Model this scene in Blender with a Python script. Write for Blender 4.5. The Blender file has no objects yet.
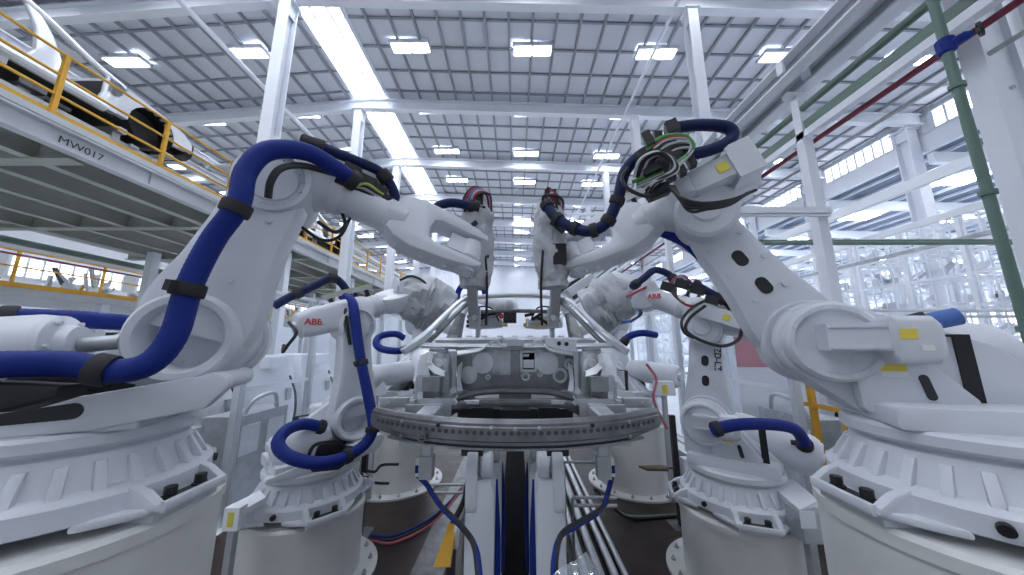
import bpy, bmesh, math, random
from mathutils import Vector, Matrix, noise
random.seed(7)
PI = math.pi
C = bpy.context.scene.collection
V = Vector
H = 2.2                      # camera height over the floor

# ------------------------------------------------------------------ camera
FPX, TH, YAW = 318.0, math.radians(10.3), 0.0094
cam = bpy.data.cameras.new('camera'); cam.sensor_width = 36; cam.lens = FPX / 1024 * 36
cam.clip_end = 300; cam.clip_start = 0.05
camo = bpy.data.objects.new('camera', cam); C.objects.link(camo)
camo.location = (0, 0, H); camo.rotation_euler = (PI / 2 + TH, 0, YAW)
bpy.context.scene.camera = camo

def P(px, py, Y):
    """world point seen at a pixel of the photograph at forward distance Y"""
    u = (px - 512) / FPX; v = (287.5 - py) / FPX
    fw = math.cos(TH) - v * math.sin(TH); up = math.sin(TH) + v * math.cos(TH)
    x = u * math.cos(YAW) - fw * math.sin(YAW); y = u * math.sin(YAW) + fw * math.cos(YAW)
    s = Y / y
    return V((x * s, Y, H + up * s))

# ------------------------------------------------------------------ materials
MATS = {}
def mat(name, col, rough=0.5, metal=0.0, noise_amt=0.0, noise_scale=6.0, bump=0.0, bump_scale=60.0,
        emit=0.0, col2=None, coat=0.0, spec=0.5):
    m = bpy.data.materials.new(name); m.use_nodes = True
    nt = m.node_tree; b = nt.nodes['Principled BSDF']
    b.inputs['Base Color'].default_value = (*col, 1); b.inputs['Roughness'].default_value = rough
    b.inputs['Metallic'].default_value = metal
    b.inputs['Coat Weight'].default_value = coat
    b.inputs['Specular IOR Level'].default_value = spec
    if emit:
        b.inputs['Emission Color'].default_value = (*col, 1); b.inputs['Emission Strength'].default_value = emit
    tc = None
    if noise_amt or bump:
        tc = nt.nodes.new('ShaderNodeTexCoord')
    if noise_amt:
        n = nt.nodes.new('ShaderNodeTexNoise'); n.inputs['Scale'].default_value = noise_scale
        n.inputs['Detail'].default_value = 6; n.inputs['Roughness'].default_value = .6
        r = nt.nodes.new('ShaderNodeValToRGB')
        c2 = col2 or tuple(c * (1 - noise_amt) for c in col)
        r.color_ramp.elements[0].position = .35; r.color_ramp.elements[0].color = (*c2, 1)
        r.color_ramp.elements[1].position = .65; r.color_ramp.elements[1].color = (*col, 1)
        nt.links.new(tc.outputs['Object'], n.inputs['Vector']); nt.links.new(n.outputs['Fac'], r.inputs['Fac'])
        nt.links.new(r.outputs['Color'], b.inputs['Base Color'])
    if bump:
        n = nt.nodes.new('ShaderNodeTexNoise'); n.inputs['Scale'].default_value = bump_scale
        bp = nt.nodes.new('ShaderNodeBump'); bp.inputs['Strength'].default_value = bump
        bp.inputs['Distance'].default_value = .02
        nt.links.new(tc.outputs['Object'], n.inputs['Vector']); nt.links.new(n.outputs['Fac'], bp.inputs['Height'])
        nt.links.new(bp.outputs['Normal'], b.inputs['Normal'])
    MATS[name] = m
    return m

mat('paint', (.66, .685, .74), .38, 0, .05, 3, 0.03, 30)
mat('paint_grey', (.56, .585, .65), .42, 0, .06, 3)
mat('pedestal', (.70, .705, .70), .5, 0, .10, 2.5, .04, 12)
mat('blue', (.003, .020, .20), .6, 0, .12, 60, .12, 160, spec=.3)
mat('navy', (.006, .014, .075), .6, 0, .12, 60, .12, 160, spec=.3)
mat('sky_blue', (.07, .16, .45), .6)
mat('black', (.011, .012, .015), .5)
mat('rubber', (.02, .021, .025), .75)
mat('weld', (.06, .062, .07), .5, .3)
mat('gap_shade', (.006, .006, .007), .9, spec=.05)
mat('dark', (.03, .032, .038), .6)
mat('steel', (.54, .565, .61), .36, .5, .2, 12)
mat('bright_steel', (.66, .69, .735), .34, .35, .14, 14)
mat('panel_steel', (.29, .305, .335), .36, .7, .25, 10)
mat('dark_steel', (.20, .207, .222), .36, .7, .3, 9)
mat('tool_steel', (.36, .37, .39), .4, .5, .1, 9)
mat('galv', (.50, .52, .55), .45, .6, .2, 8)
mat('cover', (.50, .515, .55), .75, 0, .15, 6, .2, 12)
mat('yellow', (.62, .33, .02), .5, 0, .12, 5)
mat('pale_yellow', (.75, .62, .08), .5)
mat('lime', (.42, .50, .10), .5)
mat('label_white', (.8, .8, .8), .5)
mat('red', (.42, .02, .03), .5)
mat('rose', (.45, .10, .14), .5)
mat('red_ink', (.55, .03, .05), .5)
mat('black_ink', (.03, .03, .035), .6)
mat('green', (.115, .18, .15), .45, 0, .08, 4)
mat('green_cable', (.06, .25, .06), .5)
mat('maroon', (.19, .02, .045), .45)
mat('white_steel', (.74, .77, .83), .45, 0, .05, 2)
mat('hall_white', (.80, .83, .88), .55, 0, .04, 1)
mat('mezz', (.40, .415, .385), .55, 0, .14, 1.5)
mat('mezz_side', (.50, .52, .55), .5, 0, .08, 2)
mat('roof_panel', (.62, .64, .70), .55, 0, .04, .6)
mat('roof_rib', (.27, .285, .33), .6)
mat('low_roof', (.13, .165, .25), .6, 0, .1, .5)
mat('wallmat', (.72, .745, .80), .7, 0, .04, .7)
mat('skylight', (.90, .94, 1.0), .4, emit=25)
mat('strip_light', (.90, .94, 1.0), .4, emit=8)
mat('window_light', (.92, .96, 1.0), .4, emit=3.2)
mat('wood', (.10, .055, .03), .5, 0, .3, 8)
mat('floor_plate', (.16, .165, .175), .4, .3, .55, 7)
mat('floor_pale', (.78, .80, .82), .5, 0, .06, .5)
mat('alu', (.62, .65, .70), .35, .6)
mat('cabinet', (.76, .785, .83), .5, 0, .04, 2)
mat('car_white', (.70, .73, .78), .25, .2, coat=.4)
mat('brass', (.55, .42, .16), .4, .4)

def floor_material():
    m = bpy.data.materials.new('floor_brown'); m.use_nodes = True
    nt = m.node_tree; b = nt.nodes['Principled BSDF']; N = nt.nodes.new
    tc = N('ShaderNodeTexCoord')
    a = N('ShaderNodeTexNoise'); a.inputs['Scale'].default_value = 1.3; a.inputs['Detail'].default_value = 8
    r = N('ShaderNodeValToRGB')
    r.color_ramp.elements[0].position = .35; r.color_ramp.elements[0].color = (.016, .011, .010, 1)
    r.color_ramp.elements[1].position = .72; r.color_ramp.elements[1].color = (.055, .040, .035, 1)
    q = N('ShaderNodeTexNoise'); q.inputs['Scale'].default_value = 3.5; q.inputs['Detail'].default_value = 5
    rr_ = N('ShaderNodeMapRange'); rr_.inputs['To Min'].default_value = .22; rr_.inputs['To Max'].default_value = .6
    b.inputs['Specular IOR Level'].default_value = .22
    nt.links.new(tc.outputs['Object'], a.inputs['Vector']); nt.links.new(tc.outputs['Object'], q.inputs['Vector'])
    nt.links.new(a.outputs['Fac'], r.inputs['Fac']); nt.links.new(r.outputs['Color'], b.inputs['Base Color'])
    nt.links.new(q.outputs['Fac'], rr_.inputs['Value']); nt.links.new(rr_.outputs['Result'], b.inputs['Roughness'])
    MATS['floor_brown'] = m
floor_material()

def glass_material(name, alpha, tint):
    m = bpy.data.materials.new(name); m.use_nodes = True
    nt = m.node_tree; nt.nodes.remove(nt.nodes['Principled BSDF']); N = nt.nodes.new
    t = N('ShaderNodeBsdfTransparent'); t.inputs['Color'].default_value = (*tint, 1)
    g = N('ShaderNodeBsdfGlossy'); g.inputs['Roughness'].default_value = .08
    mx = N('ShaderNodeMixShader'); mx.inputs['Fac'].default_value = .05
    nt.links.new(t.outputs['BSDF'], mx.inputs[1]); nt.links.new(g.outputs['BSDF'], mx.inputs[2])
    d = N('ShaderNodeBsdfDiffuse'); d.inputs['Color'].default_value = (.8, .84, .9, 1)
    m2 = N('ShaderNodeMixShader'); m2.inputs['Fac'].default_value = alpha
    nt.links.new(mx.outputs['Shader'], m2.inputs[1]); nt.links.new(d.outputs['BSDF'], m2.inputs[2])
    nt.links.new(m2.outputs['Shader'], nt.nodes['Material Output'].inputs['Surface'])
    MATS[name] = m
glass_material('clear_panel', .05, (.97, .985, 1))
glass_material('clear_film', .16, (.85, .88, .92))

# ------------------------------------------------------------------ mesh builder
def basis(d, up=V((0, 0, 1))):
    z = V(d).normalized()
    if abs(z.dot(up)) > .98: up = V((1, 0, 0)) if abs(z.x) < .9 else V((0, 1, 0))
    x = up.cross(z).normalized(); y = z.cross(x)
    return x, y, z

def spline(pts, n=8):
    pts = [V(p) for p in pts]
    if len(pts) < 3: return pts
    out = []; q = [pts[0] * 2 - pts[1]] + pts + [pts[-1] * 2 - pts[-2]]
    for i in range(1, len(q) - 2):
        a, b, c, d = q[i - 1:i + 3]
        for k in range(n):
            t = k / n
            out.append(.5 * ((2 * b) + (c - a) * t + (2 * a - 5 * b + 4 * c - d) * t * t + (3 * b - a - 3 * c + d) * t ** 3))
    out.append(pts[-1]); return out

def rr(c, ux, uy, w, h, r, n=3):
    """rounded rectangle section"""
    out = []; r = min(r, w / 2 - 1e-4, h / 2 - 1e-4)
    for i, (sx, sy) in enumerate(((1, 1), (-1, 1), (-1, -1), (1, -1))):
        for k in range(n + 1):
            a = PI / 2 * (i + k / n)
            out.append(V(c) + ux * (sx * (w / 2 - r) + r * math.cos(a)) + uy * (sy * (h / 2 - r) + r * math.sin(a)))
    return out

def hull(circles, n=20):
    pts = []
    for x, y, r in circles:
        for k in range(n):
            a = 2 * PI * k / n; pts.append((round(x + r * math.cos(a), 5), round(y + r * math.sin(a), 5)))
    pts = sorted(set(pts))
    def half(ps):
        o = []
        for p in ps:
            while len(o) > 1 and (o[-1][0] - o[-2][0]) * (p[1] - o[-2][1]) - (o[-1][1] - o[-2][1]) * (p[0] - o[-2][0]) <= 0: o.pop()
            o.append(p)
        return o[:-1]
    return half(pts) + half(pts[::-1])

class MB:
    def __init__(s): s.bm = bmesh.new(); s.mi = 0
    def mt(s, i): s.mi = i; return s
    def _face(s, vs):
        try:
            f = s.bm.faces.new(vs); f.material_index = s.mi; return f
        except ValueError: return None
    def _merge(s, t, bevel=0, segs=1):
        if bevel:
            es = [e for e in t.edges if len(e.link_faces) == 2 and e.calc_face_angle(0) > .5]
            bmesh.ops.bevel(t, geom=es, offset=bevel, segments=segs, affect='EDGES', profile=.5, clamp_overlap=True)
        mp = {}
        for v in t.verts: mp[v] = s.bm.verts.new(v.co)
        for f in t.faces: s._face([mp[v] for v in f.verts])
        t.free()
    def box(s, c, size, ax=None, bevel=0):
        x, y, z = ax or (V((1, 0, 0)), V((0, 1, 0)), V((0, 0, 1)))
        c = V(c); hx, hy, hz = size[0] / 2, size[1] / 2, size[2] / 2
        t = bmesh.new() if bevel else None; bm = t or s.bm
        vs = [bm.verts.new(c + x * (hx * i) + y * (hy * j) + z * (hz * k)) for k in (-1, 1) for j in (-1, 1) for i in (-1, 1)]
        for q in ((0, 2, 3, 1), (4, 5, 7, 6), (0, 1, 5, 4), (2, 6, 7, 3), (0, 4, 6, 2), (1, 3, 7, 5)):
            f = bm.faces.new([vs[k] for k in q])
            if not t: f.material_index = s.mi
        if t: s._merge(t, bevel, 2 if bevel > .012 else 1)
        return s
    def bar(s, a, b, w, h=None, bevel=0, up=V((0, 0, 1))):
        a, b = V(a), V(b); x, y, z = basis(b - a, up)
        return s.box((a + b) / 2, (w, h or w, (b - a).length), (x, y, z), bevel)
    def lathe(s, prof, o, axis, seg=24):
        x, y, z = basis(axis); o = V(o); rings = []
        for r, h in prof:
            if r < 1e-5: rings.append([s.bm.verts.new(o + z * h)])
            else: rings.append([s.bm.verts.new(o + z * h + (x * math.cos(2 * PI * k / seg) + y * math.sin(2 * PI * k / seg)) * r) for k in range(seg)])
        for A, B in zip(rings, rings[1:]):
            for k in range(seg):
                j = (k + 1) % seg
                if len(A) == 1 and len(B) == 1: continue
                if len(A) == 1: s._face([A[0], B[j], B[k]])
                elif len(B) == 1: s._face([A[k], A[j], B[0]])
                else: s._face([A[k], A[j], B[j], B[k]])
        return s
    def cyl(s, a, b, r, r2=None, seg=20, ch=0):
        a, b = V(a), V(b); L = (b - a).length; r2 = r if r2 is None else r2
        pr = [(0, 0), (r - ch, 0)] + ([(r, ch)] if ch else []) + ([(r2, L - ch)] if ch else []) + [(r2 - ch, L), (0, L)]
        return s.lathe(pr, a, b - a, seg)
    def tube(s, pts, r, seg=10, n=8, rib=0, pitch=.012):
        pts = spline(pts, n)
        if rib:
            q = [pts[0]]; acc = 0
            dens = []
            for a, b in zip(pts, pts[1:]):
                m = max(1, int((b - a).length / pitch))
                dens += [a.lerp(b, k / m) for k in range(m)]
            pts = dens + [pts[-1]]
        rings = []; prev = None
        for i, p in enumerate(pts):
            t = (pts[min(i + 1, len(pts) - 1)] - pts[max(i - 1, 0)])
            if t.length < 1e-7: t = V((0, 0, 1))
            t.normalize()
            if prev is None: x, y, z = basis(t)
            else:
                x = prev - t * prev.dot(t)
                if x.length < 1e-6: x = basis(t)[0]
                x.normalize(); y = t.cross(x)
            prev = x
            R = r[min(i, len(r) - 1)] if isinstance(r, list) else r
            if rib: R *= 1 + (rib if i % 2 else -rib)
            rings.append([s.bm.verts.new(p + (x * math.cos(2 * PI * k / seg) + y * math.sin(2 * PI * k / seg)) * R) for k in range(seg)])
        for A, B in zip(rings, rings[1:]):
            for k in range(seg): s._face([A[k], A[(k + 1) % seg], B[(k + 1) % seg], B[k]])
        s._face(rings[0][::-1]); s._face(rings[-1]); return s
    def loft(s, secs, cap=True, bevel=0):
        t = bmesh.new(); rings = [[t.verts.new(p) for p in q] for q in secs]; n = len(secs[0])
        for A, B in zip(rings, rings[1:]):
            for k in range(n):
                try: t.faces.new([A[k], A[(k + 1) % n], B[(k + 1) % n], B[k]])
                except ValueError: pass
        if cap: t.faces.new(rings[0][::-1]); t.faces.new(rings[-1])
        bmesh.ops.recalc_face_normals(t, faces=t.faces[:])
        s._merge(t, bevel); return s
    def prism(s, out, o, ux, uy, uz, t0, t1, bevel=0, taper=1.0):
        o = V(o); t = bmesh.new()
        cx = sum(p[0] for p in out) / len(out); cy = sum(p[1] for p in out) / len(out)
        A = [t.verts.new(o + ux * a + uy * b + uz * t0) for a, b in out]
        B = [t.verts.new(o + ux * (cx + (a - cx) * taper) + uy * (cy + (b - cy) * taper) + uz * t1) for a, b in out]
        n = len(out)
        for k in range(n): t.faces.new([A[k], A[(k + 1) % n], B[(k + 1) % n], B[k]])
        t.faces.new(A[::-1]); t.faces.new(B)
        bmesh.ops.recalc_face_normals(t, faces=t.faces[:])
        if bevel:
            es = [e for e in t.edges if any(len(f.verts) == n and n > 4 or n <= 4 for f in e.link_faces) and e.calc_face_angle(0) > .5]
            bmesh.ops.bevel(t, geom=es, offset=bevel, segments=2, affect='EDGES', profile=.5, clamp_overlap=True)
        s._merge(t); return s
    def sheet(s, rows, th=.004):
        """curved sheet metal from a grid of points, with real thickness"""
        t = bmesh.new(); R = [[t.verts.new(V(p)) for p in r] for r in rows]
        for A, B in zip(R, R[1:]):
            for k in range(len(A) - 1): t.faces.new([A[k], A[k + 1], B[k + 1], B[k]])
        bmesh.ops.recalc_face_normals(t, faces=t.faces[:])
        t.normal_update()
        bmesh.ops.solidify(t, geom=t.faces[:], thickness=th)
        s._merge(t); return s
    def build(s, name, m, parent=None, smooth=True, origin=None):
        bm = s.bm
        bmesh.ops.remove_doubles(bm, verts=bm.verts[:], dist=1e-6)
        bmesh.ops.recalc_face_normals(bm, faces=bm.faces[:])
        if smooth:
            for f in bm.faces: f.smooth = True
            for e in bm.edges:
                if len(e.link_faces) != 2 or e.calc_face_angle(0) > .62: e.smooth = False
        if parent is not None:
            r = parent
            while r.parent: r = r.parent
            org = ORG[r.name]
        elif origin is not None: org = V(origin)
        else:
            xs = [v.co for v in bm.verts]
            org = V(((min(p.x for p in xs) + max(p.x for p in xs)) / 2, (min(p.y for p in xs) + max(p.y for p in xs)) / 2, min(p.z for p in xs)))
        bmesh.ops.translate(bm, verts=bm.verts[:], vec=-org)
        me = bpy.data.meshes.new(name); bm.to_mesh(me); bm.free()
        for k in ([m] if isinstance(m, str) else m): me.materials.append(MATS[k])
        o = bpy.data.objects.new(name, me); C.objects.link(o)
        if parent is not None: o.parent = parent
        else: o.location = org; ORG[o.name] = org
        return o
    def build_each(s, name, m, parent=None):
        """every loose piece becomes an object of its own"""
        bm = s.bm; bmesh.ops.remove_doubles(bm, verts=bm.verts[:], dist=1e-6)
        seen = set(); out = []
        for v0 in bm.verts:
            if v0 in seen: continue
            st = [v0]; isl = []; seen.add(v0)
            while st:
                v = st.pop(); isl.append(v)
                for e in v.link_edges:
                    w = e.other_vert(v)
                    if w not in seen: seen.add(w); st.append(w)
            q = MB(); mp = {v: q.bm.verts.new(v.co) for v in isl}
            for f in {f for v in isl for f in v.link_faces}:
                g = q.bm.faces.new([mp[v] for v in f.verts]); g.material_index = 0; mi = f.material_index
            out.append(q.build(name, m if isinstance(m, str) else m[mi], parent))
        bm.free(); return out
ORG = {}
def tag(o, label=None, cat=None, group=None, kind=None):
    if label: o['label'] = label
    if cat: o['category'] = cat
    if group: o['group'] = group
    if kind: o['kind'] = kind
    return o
def thing(name, loc, label, cat, group=None):
    o = bpy.data.objects.new(name, None); C.objects.link(o); o.location = loc; o.empty_display_size = .2
    ORG[o.name] = V(loc); return tag(o, label, cat, group)
def structure(mb, name, m, parent=None, smooth=True):
    o = mb.build(name, m, parent, smooth)
    if parent is None: o['kind'] = 'structure'
    return o
def copy_tree(o, parent=None):
    c = o.copy(); C.objects.link(c); c.parent = parent
    for ch in list(o.children): copy_tree(ch, c)
    return c
def dup(o, shift=(0, 0, 0), rotz=0, label=None):
    c = copy_tree(o); c.location = V(o.location) + V(shift); c.rotation_euler.z = o.rotation_euler.z + rotz
    ORG[c.name] = V(c.location)
    if label: c['label'] = label
    return c
def text(body, size, o, ux, uy, m, parent, name='lettering', depth=.001, bold=0):
    cu = bpy.data.curves.new(name, 'FONT'); cu.body = body; cu.size = size; cu.align_x = 'CENTER'; cu.align_y = 'CENTER'
    cu.extrude = depth; cu.offset = bold
    t = bpy.data.objects.new(name, cu); C.objects.link(t)
    bpy.context.view_layer.update()
    me = bpy.data.meshes.new_from_object(t.evaluated_get(bpy.context.evaluated_depsgraph_get()))
    bpy.data.objects.remove(t); bpy.data.curves.remove(cu)
    ux, uy = V(ux).normalized(), V(uy).normalized(); uz = ux.cross(uy)
    r = parent
    while r.parent: r = r.parent
    M = Matrix((ux, uy, uz)).transposed().to_4x4(); M.translation = V(o) - ORG[r.name]
    me.transform(M); me.materials.clear(); me.materials.append(MATS[m]); me.name = name
    ob = bpy.data.objects.new(name, me); C.objects.link(ob); ob.parent = parent
    return ob
X, Yv, Z = V((1, 0, 0)), V((0, 1, 0)), V((0, 0, 1))
# ================================================================== THE HALL
XR = -5.7
def ceil_z(x): return H + 9.73 - (.04 * (x - XR) if x > XR else .08 * (XR - x))
m = MB(); m.box((3, 14, -.05), (100, 70, .1)); structure(m, 'floor', 'floor_pale')
m = MB(); m.box((0, 5, .002), (7.0, 16, .004)); structure(m, 'floor_cell', 'floor_brown')
# ceiling: panels with dark ribs and purlins
m = MB()
for x0, x1 in ((-24, XR - .65), (XR + .65, 15.7)):
    za, zb = ceil_z(x0), ceil_z(x1)
    o = [(x0, za), (x1, zb), (x1, zb + .12), (x0, za + .12)]
    m.prism(o, (0, 0, 0), X, Z, Yv, -10, 38)
m.mt(1)
x = -23.6
while x < 15.6:
    if abs(x - XR) > .66: m.box((x, 14, ceil_z(x) - .05), (.07, 48, .1))
    x += .71
y = -9.8
while y < 38:
    for x0, x1 in ((-24, XR - .65), (XR + .65, 15.7)):
        m.bar((x0, y, ceil_z(x0) - .03), (x1, y, ceil_z(x1) - .03), .06, .06)
    y += .93
structure(m, 'ceiling', ['roof_panel', 'roof_rib'])
# continuous ridge skylight
m = MB(); m.box((XR, 14, ceil_z(XR) + .15), (1.34, 48, .05)); rs = structure(m, 'window_1', 'strip_light')
m = MB()
for sx in (-.67, -.25, .25, .67): m.box((XR + sx, 14, ceil_z(XR) + .02), (.06 if abs(sx) < .5 else .12, 48, .24))
y = -10
while y < 38: m.box((XR, y, ceil_z(XR) + .08), (1.3, .05, .08)); y += 2.0
m.build('window_frame', 'white_steel', rs)
# small double skylights
wn = 2
for xs in (-20.4, -16.5, -12.6, -8.7, -3.37, .58, 4.53, 8.48, 12.4):
    for k in range(-5, 11):
        yy = 8.73 + 2.8 * k
        zc = ceil_z(xs) - .13
        m = MB()
        for s in (-1, 1): m.box((xs + s * .31, yy, zc), (.55, .32, .03))
        w = structure(m, 'window_%d' % wn, 'skylight'); wn += 1
        m = MB()
        for s in (-1, 0, 1): m.box((xs + s * .61, yy, zc + .04), (.05, .40, .12))
        for s in (-1, 1): m.box((xs, yy + s * .20, zc + .04), (1.27, .06, .12))
        m.build('window_frame', 'white_steel', w)
# roof beams and columns
for k in range(-1, 8):
    yb = 7.05 + 4.0 * k
    m = MB()
    for x0, x1 in ((-24, XR), (XR, 15.6)):
        for dz, wd, hh in ((-.16, .22, .05), (-.36, .04, .40), (-.56, .22, .05)):
            m.bar((x0, yb, ceil_z(x0) + dz), (x1, yb, ceil_z(x1) + dz), wd, hh)
    structure(m, 'beam_%d' % (k + 2), 'white_steel', smooth=False)
def column(x, y, top, w, label, m_='white_steel', bot=0):
    t = thing('steel_column', (x, y, bot), label, 'column', 'white steel columns of the hall')
    m = MB()
    for s in (-1, 1): m.box((x, y + s * w / 2, (bot + top) / 2), (w, w * .1, top - bot))
    m.box((x, y, (bot + top) / 2), (w * .12, w, top - bot)); m.build('shaft', m_, t, smooth=False)
    m = MB(); m.box((x, y, bot + .02), (w * 1.7, w * 1.7, .04)); m.build('base_plate', m_, t, smooth=False)
    m = MB(); m.box((x, y, top - .03), (w * 1.4, w * 1.5, .05))
    for s in (-1, 1): m.box((x + s * w * .3, y, top - .25), (w * .1, w * .9, .4))
    m.build('cap_plate', m_, t, smooth=False)
    return t
ordn = ['nearest', 'second', 'third', 'fourth', 'fifth', 'sixth']
for k in range(5):
    yb = 7.05 + 4 * k
    column(-6.1, yb, ceil_z(-6.1) - .58, .30, '%s white steel column from the camera in the row under the roof light strip' % ordn[k])
    column(4.65, yb, ceil_z(4.65) - .58, .26, '%s white steel column from the camera in the row right of the car' % ordn[k])
for k in range(5):
    yb = 7.2 + 4.2 * k
    column(15.35, yb, ceil_z(15.3) - .6, .42, '%s white column of the clerestory window wall at right' % ordn[k])
t = thing('steel_column', (4.85, 2.75, 0), 'broad white steel column at right edge beside green standpipe', 'column', 'white steel columns of the hall')
m = MB(); m.box((4.85, 2.75, 3.9), (.60, .16, 7.8), bevel=.012); sh = m.build('shaft', 'white_steel', t)
m = MB(); m.box((4.80, 2.645, 3.9), (.03, .05, 7.6)); m.box((5.05, 2.645, 3.9), (.06, .05, 7.6)); m.build_each('cable_duct', 'alu', sh)
m = MB()
for z in (2.6, 3.6, 4.6, 5.6): m.cyl((4.7, 2.67, z), (4.7, 2.65, z), .02, seg=8)
m.build_each('bolt', 'galv', sh)
m = MB(); m.box((4.85, 2.75, .02), (.9, .5, .04)); m.build('base_plate', 'white_steel', t)
m = MB(); m.box((4.85, 2.75, 7.82), (.8, .4, .05)); m.build('cap_plate', 'white_steel', t)
# pipes high in the hall
def pipe(name, pts, r, m_, label, cat='pipe', group=None, seg=10, n=1):
    m = MB(); m.tube(pts, r, seg, n); return tag(m.build(name, m_), label, cat, group)
pipe('sprinkler_pipe', [(-8.4, -2, H + 8.5), (-8.4, 37, H + 8.5)], .07, 'white_steel', 'thin white sprinkler pipe under the roof left of the bright roof light strip')
pipe('sprinkler_pipe', [(4.25, -2, H + 8.8), (4.25, 37, H + 8.8)], .05, 'white_steel', 'thin white sprinkler pipe under the roof right of the centre skylights')
# clerestory wall, right
m = MB()
zb = H + 7.25
nwin = []
m.box((15.75, 14, zb + .35), (.2, 48, .7)); m.box((15.75, 14, H + 9.0), (.2, 48, .62))
y = -10 + 1.8
ys = [9.3 + 4.2 * k for k in range(-3, 7)]
edges = [-10]
for yc in ys: edges += [yc - 1.45, yc + 1.45]
edges.append(38)
for a, b in zip(edges[::2], edges[1::2]):
    m.box((15.75, (a + b) / 2, H + 8.33), (.2, b - a, .8))
structure(m, 'wall_right', 'wallmat', smooth=False)
for yc in ys:
    m = MB(); m.box((15.78, yc, H + 8.32), (.04, 2.9, .76)); w = structure(m, 'window_%d' % wn, 'window_light'); wn += 1
    m = MB()
    for i in range(9): m.box((15.70, yc - 1.45 + 2.9 * i / 8, H + 8.32), (.08, .07, .76))
    for s in (-1, 1): m.box((15.68, yc, H + 8.32 + s * .37), (.12, 2.95, .07))
    m.build('window_frame', 'white_steel', w, smooth=False)
# lower bay beyond the clerestory
m = MB(); m.prism([(15.8, H + 7.3), (46, H + 6.4), (46, H + 6.5), (15.8, H + 7.4)], (0, 0, 0), X, Z, Yv, -6, 38)
m.mt(1)
for i in range(32): m.box((16.3 + i * .93, 16, H + 7.22 - i * .93 * .0298), (.09, 44, .12))
structure(m, 'roof_over_side_bay', ['low_roof', 'white_steel'], smooth=False)
for i in range(10):
    yb = 3 + 4.0 * i
    m = MB(); m.bar((15.6, yb, H + 6.9), (46, yb, H + 6.0), .2, .42)
    structure(m, 'beam_%d' % (20 + i), 'hall_white', smooth=False)
for xs in (19, 24, 29, 35, 41):
    for k in range(9):
        yy = 4.9 + 4.0 * k; zz = H + 7.12 - (xs - 15.8) * .0298
        m = MB()
        for s in (-1, 1): m.box((xs + s * .5, yy, zz), (.85, .8, .04))
        w = structure(m, 'window_%d' % wn, 'skylight'); wn += 1
m = MB(); m.box((46, 16, H + 1.9), (.2, 44, 9.2)); structure(m, 'wall_far_right', 'wallmat', smooth=False)
for i in range(9):
    m = MB(); m.box((45.85, 2 + 4.2 * i, H + 2.2), (.06, 3.6, 3.6)); w = structure(m, 'window_%d' % wn, 'window_light'); wn += 1
    m = MB()
    for k in range(6): m.box((45.8, 2 + 4.2 * i - 1.7 + 3.4 * k / 5, H + 2.2), (.1, .1, 3.6))
    m.build('window_frame', 'white_steel', w, smooth=False)
# end wall and left wall
m = MB(); m.box((3, 38.1, 5.5), (86, .2, 13.5))
for i in range(14): m.box((-22 + i * 2.9, 37.95, 5.5), (.12, .12, 11))
m.box((3, 37.95, 8.2), (84, .1, .12)); m.box((3, 37.95, 4.5), (84, .1, .12))
structure(m, 'wall_back', 'wallmat', smooth=False)
m = MB(); m.box((-24.1, 16, 2.2), (.2, 44, 6.4)); m.box((-24.1, 16, 9.4), (.2, 44, 5.8)); structure(m, 'wall_left', 'wallmat', smooth=False)
for i in range(8):
    m = MB(); m.box((-24.05, 1 + i * 5.2, H + 3.75), (.04, 4.4, .95)); w = structure(m, 'window_%d' % wn, 'window_light'); wn += 1
    m = MB()
    for k in range(9): m.box((-23.98, 1 + i * 5.2 - 2.2 + 4.4 * k / 8, H + 3.75), (.1, .09, 1.0))
    for s in (-1, 1): m.box((-23.98, 1 + i * 5.2, H + 3.75 + s * .5), (.12, 4.5, .1))
    m.build('window_frame', 'white_steel', w, smooth=False)

# ================================================================== OVERHEAD CONVEYOR RAILS AND PIPES, RIGHT
XP = 4.2
def rail(x, z, label):
    t = thing('overhead_rail', (x, 14, z), label, 'rail', 'overhead conveyor rails')
    m = MB()
    m.box((x, 16, z + .13), (.20, 34, .03)); m.box((x, 16, z - .13), (.20, 34, .03)); m.build_each('flange', 'white_steel', t)
    m = MB(); m.box((x + .06, 16, z), (.03, 34, .24)); m.build('web', 'galv', t, smooth=False)
    m = MB()
    y = 1.2
    while y < 32: m.box((x - .10, y, z + .02), (.04, .10, .2)); y += 1.4
    m.build_each('joint_plate', 'white_steel', t)
rail(3.95, H + 3.92, 'white overhead conveyor rail on the left of the pair running along the right')
rail(4.30, H + 3.86, 'white overhead conveyor rail on the right of the pair, next to the green pipe')
pipe('green_pipe', [(4.2, .6, H + 3.40), (4.2, 33, H + 3.40)], .05, 'green', 'upper green pipe running beside the overhead conveyor rails')
m = MB(); m.box((4.25, 17, H + 3.13), (.14, 33, .12), bevel=.01)
tag(m.build('green_channel', 'green'), 'lower green square channel running under the round green pipe', 'channel')
m = MB(); m.box((4.2, 17, H + 2.99), (.10, 33, .10), bevel=.012); cr = tag(m.build('conduit_rail', 'white_steel'), 'pale narrow conduit rail running below the green pipes', 'conduit')
pipe('red_pipe', [(4.35, 2.0, H + 2.92), (4.35, 33, H + 2.92)], .035, 'maroon', 'thin dark red pipe running beneath the green pipes')
pipe('conduit_pipe', [(4.6, .8, H + 2.78), (4.6, 33, H + 2.78)], .025, 'galv', 'thin grey conduit beneath the dark red pipe')
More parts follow.
